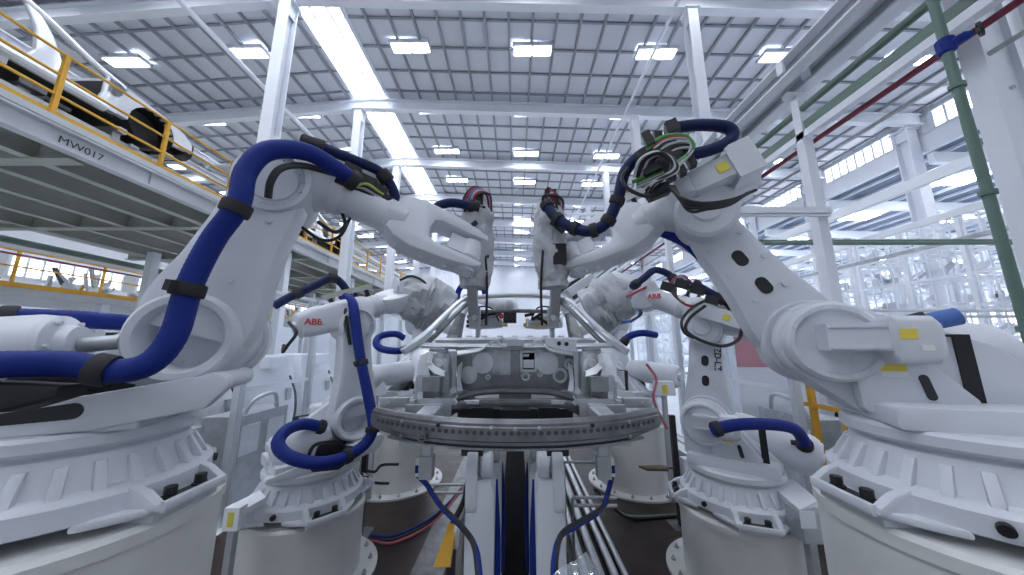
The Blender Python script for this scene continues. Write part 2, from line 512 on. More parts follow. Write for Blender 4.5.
# green standpipe with blue valve
bp = P(945, 44, 2.45); bq = P(1012, 292, 2.45)
t = thing('green_standpipe', (bp.x, 2.45, 0), 'vertical green standpipe with blue valve in front of broad white column', 'pipe')
m = MB(); m.cyl((bp.x, 2.45, .0), (bp.x, 2.45, H + 3.4), .034); m.build('riser', 'green', t)
m = MB(); m.cyl((bp.x, 2.45, bp.z - .10), (bp.x, 2.45, bp.z + .05), .058, ch=.015); m.lathe([(.0, 0), (.035, 0), (.042, .08), (.02, .12), (0, .12)], (bp.x, 2.42, bp.z - .03), (.6, -.8, .1), 16)
vv = m.build('valve', 'blue', t)
m = MB(); m.lathe([(.05, 0), (.065, 0), (.065, .02), (.05, .02), (.05, 0)], (bp.x + .09, 2.31, bp.z - .015), (.6, -.8, .1), 18); m.cyl((bp.x + .06, 2.29, bp.z - .06), (bp.x + .12, 2.33, bp.z + .04), .008); m.build('handwheel', 'black', vv)
m = MB()
for z in (1.0, 2.3, 3.4, 4.4): m.cyl((bp.x, 2.45, z), (bp.x, 2.45, z + .04), .05)
m.build_each('flange', 'green', t)
# posts carrying the rails with bracket arms
def rail_post(y, label):
    x = 4.2
    t = thing('rail_post', (x, y, 0), label, 'post', 'posts carrying the overhead rails')
    m = MB(); m.box((x, y, (H + 2.9) / 2), (.13, .13, H + 2.9), bevel=.008); m.build('post', 'white_steel', t)
    m = MB(); m.box((x, y, .015), (.32, .32, .03)); m.build('base_plate', 'white_steel', t)
    m = MB(); m.box((x, y, H + 3.25), (.10, .12, .75)); m.box((x, y, H + 3.66), (.34, .1, .06)); m.build('hanger_bracket', 'white_steel', t, smooth=False)
    m = MB(); m.box((x - .62, y - .10, P(790, 214, y).z), (1.36, .09, .09), bevel=.006)
    m.mt(0).box((x - .62, y - .10, P(790, 214, y).z - .065), (1.36, .05, .03))
    m.build('cross_arm', 'white_steel', t)
    return t
for y, w in ((4.2, 'nearest'), (8.4, 'second'), (12.6, 'third'), (16.8, 'fourth')):
    rail_post(y, '%s white square post with side arm carrying the overhead rails' % w)
# far runway beams and cross pipes in the right bay
def longbeam(name, x, z, w, h, m_, label, cat):
    m = MB(); m.box((x, 18, z), (w, 34, h)); return tag(m.build(name, m_, smooth=False), label, cat)
longbeam('runway_beam', 10.2, H + 4.05, .16, .26, 'hall_white', 'long white runway beam in the right bay above the racks', 'beam')
longbeam('runway_beam', 10.0, H + 2.95, .12, .16, 'hall_white', 'slim white runway beam lower in the right bay', 'beam')
longbeam('cable_tray', 9.4, H + 2.20, .12, .07, 'galv', 'narrow grey cable tray over the racks at right', 'cable tray')
for k, y in enumerate((6.2,)):
    m = MB(); m.cyl((5.0, y, H + 2.02), (13.5, y, H + 2.02), .04); m.cyl((5.0, y + .15, H + 2.12), (13.5, y + .15, H + 2.12), .03)
    tag(m.build('cross_pipe', 'green'), 'pale green double pipe crossing the right bay behind the posts', 'pipe')
m = MB()
for dz in (0, -.09): m.cyl((3.9, 4.9, H + .52 + dz), (10.5, 4.9, H + .52 + dz), .025)
tag(m.build('guard_rail', 'alu'), 'double grey guard rail behind the right foreground robot', 'rail')

# ================================================================== RACKS IN THE RIGHT BAY
rk = random.Random(3)
def rack(x, y, w, hgt, label, seed):
    r = random.Random(seed); d = 1.3
    t = thing('parts_rack', (x, y, 0), label, 'rack', 'white lattice parts racks in the right bay')
    m = MB()
    for i in range(4):
        for s in (-1, 1): m.box((x + s * d / 2, y - w / 2 + w * i / 3, hgt / 2), (.09, .09, hgt))
    m.build('upright', 'hall_white', t, smooth=False)
    m = MB(); lv = 7
    for k in range(1, lv + 1):
        z = hgt * k / lv
        for s in (-1, 1): m.box((x + s * d / 2, y, z), (.05, w, .07))
        for i in range(10): m.box((x, y - w / 2 + w * i / 9, z), (d, .04, .04))
        for i in range(14): m.box((x - d / 2, y - w / 2 + w * i / 13, z - hgt / lv / 2), (.025, .03, hgt / lv))
    m.build('shelf_beam', 'hall_white', t, smooth=False)
    m = MB()
    for k in range(lv):
        for i in range(3):
            a = y - w / 2 + w * i / 3; b = a + w / 3; z0 = hgt * k / lv; z1 = hgt * (k + 1) / lv
            if r.random() < .6: m.bar((x - d / 2, a, z0), (x - d / 2, b, z1), .03)
    m.build('brace', 'hall_white', t, smooth=False)
    m = MB()
    for k in range(1, lv):
        z = hgt * k / lv
        for i in range(16):
            yy = y - w / 2 + w * (i + r.random() * .8) / 16; m.mt(r.choice((0, 0, 1, 2)))
            hh = r.uniform(.15, .55)
            m.bar((x - r.uniform(.1, .6), yy, z + .05), (x + r.uniform(-.5, .6), yy + r.uniform(-.25, .25), z + hh), .04, r.uniform(.03, .16))
            if r.random() < .5: m.box((x - .3, yy, z + .2), (.04, r.uniform(.1, .35), r.uniform(.04, .3)))
    o = m.build('stored_frames', ['hall_white', 'alu', 'wallmat'], t, smooth=False); o['kind'] = 'stuff'
    return t
rn = ['first', 'second', 'third', 'fourth', 'fifth', 'sixth', 'seventh']
for i in range(7):
    rack(12.2, 4.6 + i * 4.0, 3.8, 5.6, '%s white lattice parts rack in the row nearest the clerestory wall' % rn[i], 10 + i)
for i in range(5):
    rack(18.5, 8.0 + i * 4.6, 4.2, 6.2, '%s taller white lattice rack in the row under the side bay roof' % rn[i], 40 + i)

# ================================================================== LEFT MEZZANINE WITH RAILING AND CAR BODY
XM = -6.8; DZ = H + 3.33
t = thing('mezzanine_deck', (XM - 3, 9, DZ), 'grey steel mezzanine deck with exposed joists at upper left', 'platform')
MZ = t
m = MB(); m.box((XM - 3.2, 12, DZ - .03), (6.4, 26, .06)); m.build('deck_plate', 'mezz', t)
m = MB(); m.box((XM, 12, DZ - .24), (.03, 26, .42)); m.box((XM + .05, 12, DZ - .455), (.16, 26, .03)); m.box((XM + .05, 12, DZ - .16), (.12, 26, .03)); m.box((XM + .03, 12, DZ - .05), (.05, 26, .10)); sb = m.build('edge_beam', 'mezz_side', t, smooth=False)
m = MB()
y = 1.6
while y < 24: m.box((XM + .03, y, DZ - .30), (.04, .04, .26)); y += 1.9
m.build_each('stiffener', 'mezz_side', sb)
tp = P(64, 153, 1); 
text('MW017', .16, (XM + .022, 4.45, DZ - .31), (0, 1, 0), (0, 0, 1), 'black_ink', sb)
m = MB(); m.box((XM - .05, 12, DZ + .05), (.02, 26, .11)); m.build('kick_plate', 'yellow', t)
for i, xx in enumerate((XM - .75, XM - 1.7, XM - 2.8, XM - 4.0, XM - 5.2)):
    m = MB(); m.box((xx, 12, DZ - .25), (.025, 26, .40)); m.box((xx, 12, DZ - .46), (.17, 26, .025)); m.build('joist', 'mezz', t, smooth=False)
for i in range(9):
    yy = 1.6 + i * 2.9
    m = MB(); m.box((XM - 3.2, yy, DZ - .30), (6.2, .03, .36)); m.box((XM - 3.2, yy, DZ - .48), (6.2, .2, .025)); m.build('cross_beam', 'mezz', t, smooth=False)
m = MB()
for i in range(26):
    yy = 1 + i * .95; m.box((XM - .35, yy, DZ - .1), (.5, .62, .04))
m.build('cover_plate', 'mezz', t, smooth=False)
for i, yy in enumerate((9.6, 13.6, 17.6, 21.6)):
    m = MB(); m.box((XM - .4, yy, (DZ - .46) / 2), (.22, .22, DZ - .46)); m.build('support_post', 'white_steel', t, smooth=False)
    m = MB(); m.box((XM - 4.6, yy, (DZ - .46) / 2), (.22, .22, DZ - .46)); m.build('support_post', 'white_steel', t, smooth=False)
t = thing('yellow_railing', (XM - .05, 9, DZ), 'yellow safety railing along the edge of the mezzanine deck', 'railing')
y = 1.2; 
while y < 24.5:
    m = MB(); m.box((XM - .05, y, DZ + .5), (.055, .055, 1.04), bevel=.004); m.box((XM - .01, y, DZ - .02), (.03, .12, .16)); m.build('post', 'yellow', t); y += 1.45
for z in (1.03, .68, .36):
    m = MB(); m.cyl((XM - .05, -.5, DZ + z), (XM - .05, 24.5, DZ + z), .022, seg=10); m.build('rail', 'yellow', t)
t = thing('yellow_railing', (XM - 6.2, 9, DZ), 'yellow safety railing along the far edge of the mezzanine deck', 'railing')
y = 1.2
while y < 24.5:
    m = MB(); m.box((XM - 6.2, y, DZ + .5), (.055, .055, 1.04)); m.build('post', 'yellow', t); y += 2.9
for z in (1.03, .55):
    m = MB(); m.cyl((XM - 6.2, -.5, DZ + z), (XM - 6.2, 24.5, DZ + z), .022, seg=8); m.build('rail', 'yellow', t)
pipe('green_pipe', [(XM - 3.6, 4.0, DZ + 1.0), (XM - 3.6, 24, DZ + 1.0)], .16, 'green', 'thick pale green duct lying along the mezzanine behind the railing')
# skid conveyor rails on the deck, carried overhead track
for i, xx in enumerate((XM - .75, XM - 2.1)):
    m = MB(); m.box((xx, 12, DZ + .22), (.12, 26, .12)); 
    y = .4
    while y < 24: m.box((xx, y, DZ + .08), (.08, .1, .16)); y += 1.2
    tag(m.build('conveyor_track', 'galv', smooth=False), ('near' if i == 0 else 'far') + ' grey conveyor track on the mezzanine deck under the white car body', 'track')
for i, (xx, zz) in enumerate(((XM - 2.5, 2.15), (XM - 3.1, 2.05))):
    m = MB()
    m.box((xx, 12, DZ + zz + .1), (.16, 26, .03)); m.box((xx, 12, DZ + zz - .1), (.16, 26, .03)); m.box((xx, 12, DZ + zz), (.03, 26, .2))
    tag(m.build('overhead_rail', 'white_steel', smooth=False), ('near' if i == 0 else 'far') + ' white overhead rail running above the mezzanine car body', 'rail')
# ------- white car body on the mezzanine (front faces away along +Y)
bx = XM - .62; ZB = DZ + .60
t = thing('car_shell', (bx - .8, 4, ZB), 'white unpainted car body with open doorways riding on the mezzanine', 'car')
def side(y, z): return V((bx, y, ZB + z))
for sgn, xo in ((1, 0), (-1, -1.62)):
    off = V((xo, 0, 0))
    m = MB()                                            # sill, pillars and roof rail of one side as a closed frame
    m.tube([side(1.0, .32) + off, side(2.8, .28) + off, side(5.0, .30) + off], .085, 10)
    m.tube([side(1.0, 1.30) + off + X * -.16 * sgn, side(2.6, 1.42) + off + X * -.2 * sgn, side(3.9, 1.36) + off + X * -.18 * sgn, side(4.7, 1.02) + off + X * -.06 * sgn, side(5.2, .86) + off], [.06] * 60, 10)
    m.loft([rr(side(4.27, .3) + off, X, Yv, .11, .56, .03), rr(side(4.25, .6) + off, X, Yv, .10, .30, .03), rr(side(4.18, 1.0) + off + X * -.08 * sgn, X, Yv, .08, .20, .03), rr(side(4.05, 1.33) + off + X * -.18 * sgn, X, Yv, .07, .17, .03)])
    m.loft([rr(side(5.0, .28) + off, X, Yv, .11, .30, .03), rr(side(5.05, .6) + off, X, Yv, .10, .22, .03), rr(side(5.1, .88) + off, X, Yv, .1, .34, .03)])
    m.build('side_frame', 'car_white', t)
    # front fender with a wheel arch
    yc, zc, R = 5.72, .38, .40
    out = [(4.98, .86)]
    for a in range(0, 9): pass
    top = [(4.95, .30), (4.95, .88), (5.4, .86), (5.9, .80), (6.3, .70), (6.5, .55), (6.52, .36), (yc + R, .33)]
    arch = [(yc + R * math.cos(a * PI / 10), zc + R * math.sin(a * PI / 10)) for a in range(0, 11)]
    out = top + arch + [(yc - R, .30)]
    m = MB(); m.prism(out, (bx + xo, 0, ZB), Yv, Z, X * sgn, -.06, .05)
    f = m.build('fender', 'car_white', t)
    m = MB(); m.lathe([(R - .005, .06), (R + .0, .03), (R * .98, -.28), (R * .6, -.34), (0, -.34)], (bx + xo, yc, ZB + zc), X * sgn, 28)
    m.build('wheel_arch_liner', 'black', f)
m = MB(); m.loft([rr(V((bx - .81, yy, ZB + zz)), X, Z, w, hh, .05) for yy, zz, w, hh in ((1.0, 1.36, 1.24, .05), (2.4, 1.47, 1.22, .05), (3.7, 1.41, 1.2, .05))]); m.build('roof', 'car_white', t)
m = MB(); m.loft([rr(V((bx - .81, yy, ZB + zz)), X, Z, w, .05, .02) for yy, zz, w in ((5.05, .93, 1.5), (5.6, .90, 1.48), (6.2, .80, 1.4), (6.48, .66, 1.3))]); m.build('bonnet', 'car_white', t)
m = MB(); m.box((bx - .81, 3.1, ZB + .26), (1.5, 4.2, .05)); m.box((bx - .81, 5.7, ZB + .3), (1.1, 1.5, .16)); m.build('underbody', 'black', t)
m = MB(); m.loft([rr(V((bx - .81, yy, ZB + .46)), X, Z, w, .36, .08) for yy, w in ((6.42, 1.66), (6.6, 1.6), (6.68, 1.3))]); m.build('front_bumper', 'black', t)
for i in range(2):
    m = MB(); 
    m.box((bx - .35 - i * .8, 3.2, ZB + .42), (.5, .55, .3), bevel=.06); m.loft([rr(V((bx - .35 - i * .8, 2.98 + k * -.06, ZB + .5 + k * .16)), X, Yv, .48 - k * .03, .14, .05) for k in range(5)]); m.build('seat', 'black', t)
m = MB()
rq = random.Random(5)
for i in range(26): m.mt(rq.choice((0, 1, 2))).box((bx - rq.uniform(.0, 1.2), rq.uniform(3.2, 6.2), ZB + rq.uniform(-.14, .2)), (rq.uniform(.1, .4), rq.uniform(.1, .4), rq.uniform(.06, .2)), bevel=.02)
m.build_each('running_gear', ['black', 'galv', 'dark_steel'], t)
m = MB()
for yy in (2.6, 5.3): m.box((bx - .81, yy, ZB + .05), (1.7, .12, .10)); 
for yy in (2.6, 5.3):
    for s in (-.13, -1.48): m.box((bx + s, yy, ZB - .08), (.12, .12, .2))
for s in (-.13, -1.48): m.box((bx + s, 3.9, ZB - .14), (.10, 4.4, .08))
tag(m.build('transport_skid', 'galv', smooth=False), 'grey steel skid carrying the white car body on the mezzanine', 'skid')
# second car body further along, mostly hidden
t2 = dup(t, (-.3, 7.6, 0), 0, 'far white car body further along the mezzanine behind the railing')

# ---------------- lower platform further left with parts on it
XL = -15.0; LZ = H + 1.72
t = thing('lower_platform', (XL - 1.5, 14, LZ), 'low grey platform edge far left below the mezzanine', 'platform')
m = MB(); m.box((XL - 2, 17, LZ - .12), (4, 30, .24)); m.build('deck', 'mezz_side', t, smooth=False)
m = MB()
for i in range(8):
    m.box((XL - .3, 4 + i * 3.8, (LZ - .24) / 2), (.25, .25, LZ - .24))
m.build_each('support_post', 'white_steel', t)
t = thing('yellow_railing', (XL, 14, LZ), 'far yellow railing with kick plate on the low platform at left', 'railing')
m = MB(); m.box((XL, 17, LZ + .07), (.03, 30, .15)); m.build('kick_plate', 'yellow', t, smooth=False)
for i in range(14):
    m = MB(); m.box((XL, 3 + i * 2.05, LZ + .55), (.06, .06, 1.1)); m.build('post', 'yellow', t, smooth=False)
for z in (1.1, .62):
    m = MB(); m.cyl((XL, 2, LZ + z), (XL, 32, LZ + z), .026, seg=8); m.build('rail', 'yellow', t)
for i in range(10):
    r = random.Random(60 + i); y0 = 5 + i * 2.7
    m = MB()
    for k in range(24):
        m.mt(r.choice((0, 0, 0, 0, 1, 1, 2, 3)))
        a = V((XL - r.uniform(.6, 2), y0 + r.uniform(.6, 1.8), LZ + r.uniform(.05, .3)))
        m.bar(a, a + V((r.uniform(-.4, .4), r.uniform(-.5, .5), r.uniform(.1, .9))), r.uniform(.05, .2), r.uniform(.04, .12))
    tag(m.build('welding_fixture', ['car_white', 'galv', 'yellow', 'dark'], smooth=False), 'white welding fixture of bars and clamps on the far left low platform', 'fixture', 'welding fixtures on the far left platform')
pipe('green_pipe', [(XL + 1.6, 3, H + 2.75), (XL + 1.6, 34, H + 2.75)], .09, 'green', 'pale green pipe hanging under the mezzanine at far left')
pipe('red_pipe', [(XL + .8, 3, H + 2.55), (XL + .8, 34, H + 2.55)], .03, 'maroon', 'thin dark red pipe hanging at far left above the yellow railing')

for xx, zz, w_, h_, mm, lb in ((XL + 2.6, 2.95, .5, .10, 'galv', 'grey cable tray hanging under the mezzanine at far left, nearest of three'),
                               (XL - .6, 3.05, .6, .12, 'white_steel', 'white cable tray at far left above the red pipe, middle of three'),
                               (XL - 3.0, 3.5, .8, .14, 'galv', 'grey cable tray along the far left window wall, farthest of three')):
    m = MB(); m.box((xx, 18, H + zz), (w_, 30, .03))
    for s_ in (-1, 1): m.box((xx + s_ * w_ / 2, 18, H + zz + h_ / 2), (.03, 30, h_))
    for i in range(16): m.box((xx, 4 + i * 1.8, H + zz + .04), (w_ * .9, .3, .1))
    tag(m.build('cable_tray', mm, smooth=False), lb, 'cable tray')
# ================================================================== ROBOTS
R_PED = .56
def pedestal(x, y, top, label, r=R_PED):
    t = thing('robot_pedestal', (x, y, 0), label, 'pedestal', 'cream round robot pedestals')
    m = MB(); m.lathe([(0, .03), (r, .03), (r, top - .075), (r + .012, top - .07), (r + .012, top - .02), (r - .01, top), (0, top)], (x, y, 0), Z, 64); m.build('drum', 'pedestal', t)
    m = MB(); m.lathe([(0, 0), (r + .17, 0), (r + .17, .03), (0, .03)], (x, y, 0), Z, 48); fl_ = m.build('floor_flange', 'pedestal', t)
    for k in range(16):
        a = 2 * PI * k / 16; c = V((x + (r + .10) * math.cos(a), y + (r + .10) * math.sin(a), .03))
        m = MB(); m.cyl(c, c + Z * .022, .022, seg=6); m.cyl(c, c + Z * .045, .010, seg=8); m.build('bolt', 'galv', fl_)
    return t

class Robot:
    def __init__(s, B, ang, E, W, roll, label, mats=('paint',), S=(.33, .78), no=0.0, rear=1.0, foot=45, bal=(.10, -.18, .80, -.82, .74, .175), gb=1.0, arm_w=1.0, fork=1.0, web=True):
        s.web = web
        s.B = V(B); a = math.radians(ang)
        s.d = V((math.cos(a), math.sin(a), 0)); s.n = Z.cross(s.d); s.p = mats[0]
        s.t = thing('welding_robot', B, label, 'industrial robot', 'six axis welding robots around the car body')
        s.S = S; s.E = E; s.W = W; s.roll = math.radians(roll); s.no = no; s.rk = rear; s.foot = math.radians(foot); s.bal = bal; s.gb = gb; s.aw = arm_w; s.fs = fork
        s.base(); s.turret(); s.lower_arm(); s.upper_arm(); s.wrist()
    def L(s, r, n, z): return s.B + s.d * r + s.n * (n + s.no) + Z * z
    def base(s):
        m = MB(); B = s.B
        m.lathe([(0, .05), (.475, .05), (.495, .06), (.495, .135), (.475, .155), (.43, .165), (.40, .24), (.385, .29), (.37, .30), (.37, .315), (0, .315)], B, Z, 56)
        for k in range(26):
            a = 2 * PI * k / 26; u = V((math.cos(a), math.sin(a), 0)); w = V((-math.sin(a), math.cos(a), 0))
            m.prism([(.36, .15), (.468, .15), (.455, .185), (.408, .265), (.36, .265)], B, u, Z, w, -.018, .018, .005)
        base = m.build('base', s.p, s.t)
        for k in range(4):                                  # four corner feet, each a shallow tray with two bolts
            a = math.atan2(s.d.y, s.d.x) + s.foot + k * PI / 2
            u = V((math.cos(a), math.sin(a), 0)); w = V((-math.sin(a), math.cos(a), 0))
            m = MB(); out = [(.40, -.30), (.49, -.235), (.575, -.15), (.595, -.12), (.60, 0), (.595, .12), (.575, .15), (.49, .235), (.40, .30)]
            m.prism(out, B, u, w, Z, .032, .064, .010)
            for sg in (-1, 1):
                m.prism([(.45, .05), (.590, .05), (.585, .075), (.52, .125), (.45, .15)], B + w * (.150 * sg), u, Z, w, -.022, .022, .008)
            m.loft([rr(B + u * .592 + w * q + Z * .06, u, Z, .026, .045, .008, 2) for q in (-.15, 0, .15)])
            m.build('foot', s.p, base)
            m = MB(); m.prism(hull([(.542, -.072, .036), (.542, .072, .036)], 16), B, u, w, Z, .06, .067); m.build('bolt_slot', 'dark', base)
            for sg in (-1, 1):
                c = B + u * .542 + w * (.072 * sg)
                m = MB(); m.cyl(c + Z * .066, c + Z * .075, .032, seg=16); m.cyl(c + Z * .075, c + Z * .115, .024, seg=6); m.build('bolt', 'black', base)
            m = MB(); m.box(B + u * .50 + Z * .017, (.13, .30, .034), (u, w, Z), .005); m.build('levelling_pad', s.p, s.t)
        for k in range(3):
            a = math.atan2(s.d.y, s.d.x) + s.foot + PI / 4 + k * PI / 2; u = V((math.cos(a), math.sin(a), 0))
            m = MB(); m.cyl(B + u * .485 + Z * .105, B + u * .515 + Z * .10, .022, seg=12); m.build('plug', 'black', base)
    def turret(s):
        m = MB()
        m.lathe([(0, .315), (.40, .315), (.415, .33), (.415, .37), (.40, .385), (.34, .39), (0, .40)], s.B, Z, 48)
        Sr, Sz = s.S
        # near cheek (+n side): curved web from turntable up to the axis-2 gearbox
        out = hull([(Sr, Sz, .22), (-.24, .46, .07), (.30, .44, .07), (-.06, .66, .10)])
        m.prism(out, s.B + s.n * s.no, s.d, Z, s.n, .10, .20, .015)
        out2 = hull([(Sr - .05, Sz - .12, .16), (-.34, .44, .06), (.30, .44, .06), (-.2, .56, .06)])
        m.prism(out2, s.B + s.n * s.no, s.d, Z, s.n, -.06, .10, .02)
        if s.web: m.prism(hull([(-.42, .40, .025), (.22, .42, .03), (Sr + .20, Sz - .22, .05), (Sr + .16, Sz - .30, .03)]), s.B + s.n * s.no, s.d, Z, s.n, -.36, -.28, .012)
        mo_ = MB()
        if s.web: mo_.prism(hull([(-.06, .455, .022), (.16, .475, .032)]), s.B + s.n * s.no, s.d, Z, s.n, -.363, -.355)
        if s.web: m.prism(hull([(Sr + .16, Sz - .22, .05), (.25, .44, .04)]), s.B + s.n * s.no, s.d, Z, s.n, -.30, .15, .012)
        m.prism(hull([(-.36, .40, .02), (.34, .40, .02), (.34, .46, .02), (-.36, .47, .02)]), s.B, s.d, Z, s.n, -.34, .30, .01)
        tr = m.build('turntable', s.p, s.t)
        if s.web: mo_.build('opening', 'black', tr)
        m = MB(); g = s.gb; m.lathe([(0, .19), (.23 * g, .19), (.245 * g, .205), (.245 * g, .27), (.225 * g, .29), (.20 * g, .29), (.19 * g, .265), (0, .265)], s.L(Sr, 0, Sz), s.n, 40)
        for k in range(14):
            a = 2 * PI * k / 14; c = s.L(Sr + .212 * g * math.cos(a), .285, Sz + .212 * g * math.sin(a)); m.cyl(c, c + s.n * .014, .010, seg=6)
        m.build('gearbox', s.p, tr)
        # axis-2 drive motor lying backwards along the cheek
        m = MB(); m.box(s.L(Sr - .05, .325, Sz + .02), (.24, .12, .13), (s.d, s.n, Z), .015)
        for k in (0, 3): m.box(s.L(Sr - .04, .388, Sz - .03 + k * .033), (.20, .010, .012), (s.d, s.n, Z))
        m.loft([rr(s.L(Sr - t_, .315, Sz + .005), s.n, Z, w_, h_, .03, 3) for t_, w_, h_ in ((.15, .15, .17), (.165, .18, .22), (.29, .18, .21), (.32, .14, .16))])
        mo = m.build('drive_motor', s.p, s.t)
        m = MB(); m.box(s.L(Sr - .20, .406, Sz + .03), (.055, .004, .045), (s.d, s.n, Z)); m.build('warning_label', 'pale_yellow', mo)
        m = MB(); m.box(s.L(Sr - .25, .406, Sz - .03), (.04, .004, .025), (s.d, s.n, Z)); m.build('rating_label', 'label_white', mo)
        # side plate with labels and a slot handle
        m = MB(); m.prism(hull([(Sr - .10, Sz - .10, .05), (Sr - .42, Sz - .27, .03), (Sr - .10, Sz - .30, .04), (Sr - .28, Sz - .11, .04)]), s.B + s.n * s.no, s.d, Z, s.n, .20, .27, .012)
        sp = m.build('side_cover', s.p, tr)
        m = MB(); m.box(s.L(Sr - .19, .273, Sz - .125), (.09, .004, .03), (s.d, s.n, Z)); m.build('warning_label', 'pale_yellow', sp)
        m = MB(); m.box(s.L(Sr - .19, .273, Sz - .155), (.09, .004, .025), (s.d, s.n, Z)); m.build('rating_label', 'label_white', sp)
        m = MB(); m.prism(hull([(Sr - .30, Sz - .25, .017), (Sr - .285, Sz - .17, .017)]), s.B + s.n * s.no, s.d, Z, s.n, .262, .276, .004); m.build('slot_handle', 'dark', sp)
        # black L bracket at the rear
        m = MB(); m.box(s.L(Sr - .47, .20, Sz - .13), (.055, .02, .32), (s.d, s.n, Z), .004); m.box(s.L(Sr - .42, .20, Sz - .285), (.15, .02, .045), (s.d, s.n, Z), .004); m.box(s.L(Sr - .40, .20, Sz + .025), (.15, .012, .012), (s.d, s.n, Z))
        m.build('hose_bracket', 'black', tr)
        m = MB()
        for k_ in range(5): m.tube([s.L(-.20 + .02 * k_, -.20 - .015 * k_, .44), s.L(-.08, -.20 - .02 * k_, .52 + .02 * k_), s.L(.08, -.19 - .015 * k_, .50 + .025 * k_), s.L(.24, -.18, .46 + .02 * k_)], .018, 8, 6)
        m.build_each('cable', 'black', tr)
        # spring balancer: long cylinder behind, rod to the lower arm
        r0, bn, z0, r1, z1, br = s.bal; a = s.L(r0, bn, z0); b = s.L(r1, bn, z1); ax = b - a; Lg = ax.length; bk = br / .175
        m = MB(); m.lathe([(0, 0), (.05 * bk, 0), (.07 * bk, .03), (.12 * bk, .05), (.165 * bk, .07), (br, .11), (br, Lg - .10), (br * .98, Lg - .05), (.15 * bk, Lg - .01), (.12 * bk, Lg), (0, Lg)], a, ax, 40)
        ba = m.build('balancer', s.p, s.t)
        m = MB(); m.lathe([(0, -.006), (.10 * bk, -.006), (.11 * bk, .03), (.16 * bk, .045), (.165 * bk, .075)], a, ax, 32)
        for k in range(6):
            an = 2 * PI * k / 6; x_, y_, z_ = basis(ax); c = a + z_ * .035 + (x_ * math.cos(an) + y_ * math.sin(an)) * .135 * bk; m.cyl(c, c - z_ * .012, .010, seg=6)
        m.build('front_cap', s.p, ba)
        m = MB(); m.cyl(a - ax.normalized() * .14, a + ax.normalized() * .02, .035); m.build('piston_rod', 'galv', ba)
        m = MB(); m.lathe([(0, Lg - .015), (.135 * bk, Lg - .015), (.135 * bk, Lg + .012), (.06, Lg + .016), (.05, Lg + .04), (0, Lg + .045)], a, ax, 32)
        for k in range(8):
            an = 2 * PI * k / 8; x_, y_, z_ = basis(ax); c = a + z_ * (Lg + .005) + (x_ * math.cos(an) + y_ * math.sin(an)) * .115 * bk; m.cyl(c, c + z_ * .014, .011, seg=6)
        m.build('end_cap', s.p, ba)
    def lower_arm(s):
        Sp = s.L(s.S[0], 0, s.S[1]); Ep = s.L(s.E[0], 0, s.E[1]); a = (Ep - Sp); Lg = a.length; a.normalize()
        q = s.n.cross(a).normalized(); s.q = q; s.la = a
        m = MB()
        secs = []
        for t, w, th, off in ((.02, .44, .20, 0), (.14, .46, .22, .0), (.26, .43, .24, .0), (.42, .37, .25, 0), (.65, .335, .25, 0), (.85, .33, .24, 0), (.97, .32, .22, 0)):
            c = Sp + a * (Lg * t) + s.n * (-.10) + q * off
            secs.append(rr(c, q, s.n, w * s.aw, th, .055, 2))
        m.loft(secs)
        # big ring at the shoulder, open on the outer side, and bearing hub at the elbow
        m.lathe([(0, -.10), (.155, -.10), (.16, -.225), (.175, -.245), (.205, -.25), (.225, -.225), (.24, -.16), (.24, .03), (.23, .05), (0, .05)], Sp, s.n, 48)
        m.lathe([(0, -.235), (.125, -.235), (.13, -.215), (.16, -.215), (.165, -.25), (.19, -.245), (.195, -.22), (.195, .02), (0, .03)], Ep, s.n, 40)
        for R, cc, hh, nn in ((.125, Sp, -.10, 12), (.145, Ep, -.216, 16)):
            for k in range(nn):
                an = 2 * PI * k / nn; c = cc + (a * math.cos(an) + q * math.sin(an)) * R + s.n * hh; m.cyl(c, c - s.n * .016, .011, seg=6)
        la = m.build('lower_arm', s.p, s.t)
        for t in (.41, .63):
            c = Sp + a * (Lg * t) + s.n * .028
            m = MB(); m.prism(hull([(-.022, 0, .034), (.022, 0, .034)]), c, a, q, s.n, -.01, .003); m.build('opening', 'black', la)
        m = MB()
        for t, o in ((.36, .09), (.36, -.09), (.57, .11), (.57, -.11), (.78, .11), (.78, -.10)):
            c = Sp + a * (Lg * t) + q * o + s.n * .02; m.cyl(c, c + s.n * .02, .016, seg=12)
        m.build_each('boss', s.p, la)
        m = MB()
        for t, o in ((.35, .06), (.55, -.05), (.75, .08)):
            c = Sp + a * (Lg * t) + q * o - s.n * .215; m.cyl(c, c - s.n * .018, .016, seg=12)
        m.build_each('boss', s.p, la)
        s.Sp, s.Ep = Sp, Ep
    def upper_arm(s):
        Wp = s.L(s.W[0], 0, s.W[1]) - s.n * .04
        E2 = s.Ep - s.n * .04
        v = (Wp - E2).normalized(); up = v.cross(s.n).normalized()
        if up.z < 0: up = -up
        A = E2 + up * .15
        ax = (Wp - A).normalized(); pr = ax.cross(s.n).normalized()
        if pr.z < 0: pr = -pr
        s.A, s.ax, s.pr, s.Wp = A, ax, pr, Wp
        m = MB(); secs = []
        k_ = s.rk
        for t, w, h, r, dz in ((-.36 * k_, .22, .22, .06, .02), (-.33 * k_, .28, .28, .07, .02), (-.12 * k_, .33, .34 if k_ > .5 else .26, .06, 0 if k_ > .5 else -.04), (.06, .34, .40 if k_ > .5 else .34, .08, -.03), (.18, .31, .34, .10, -.01), (.27, .27, .27, .13, 0), (.31, .255, .255, .125, 0)):
            secs.append(rr(A + ax * t + pr * dz, s.n, pr, w, h, r, 4))
        m.loft(secs)
        m.lathe([(0, -.06), (.17, -.06), (.185, -.04), (.185, .16), (.16, .18), (.09, .18), (.08, .20), (0, .20)], s.Ep, s.n, 40)
        m.prism(hull([(0, 0, .13), (.02, .16, .15)]), s.Ep, ax, pr, s.n, -.08, .12, .01)
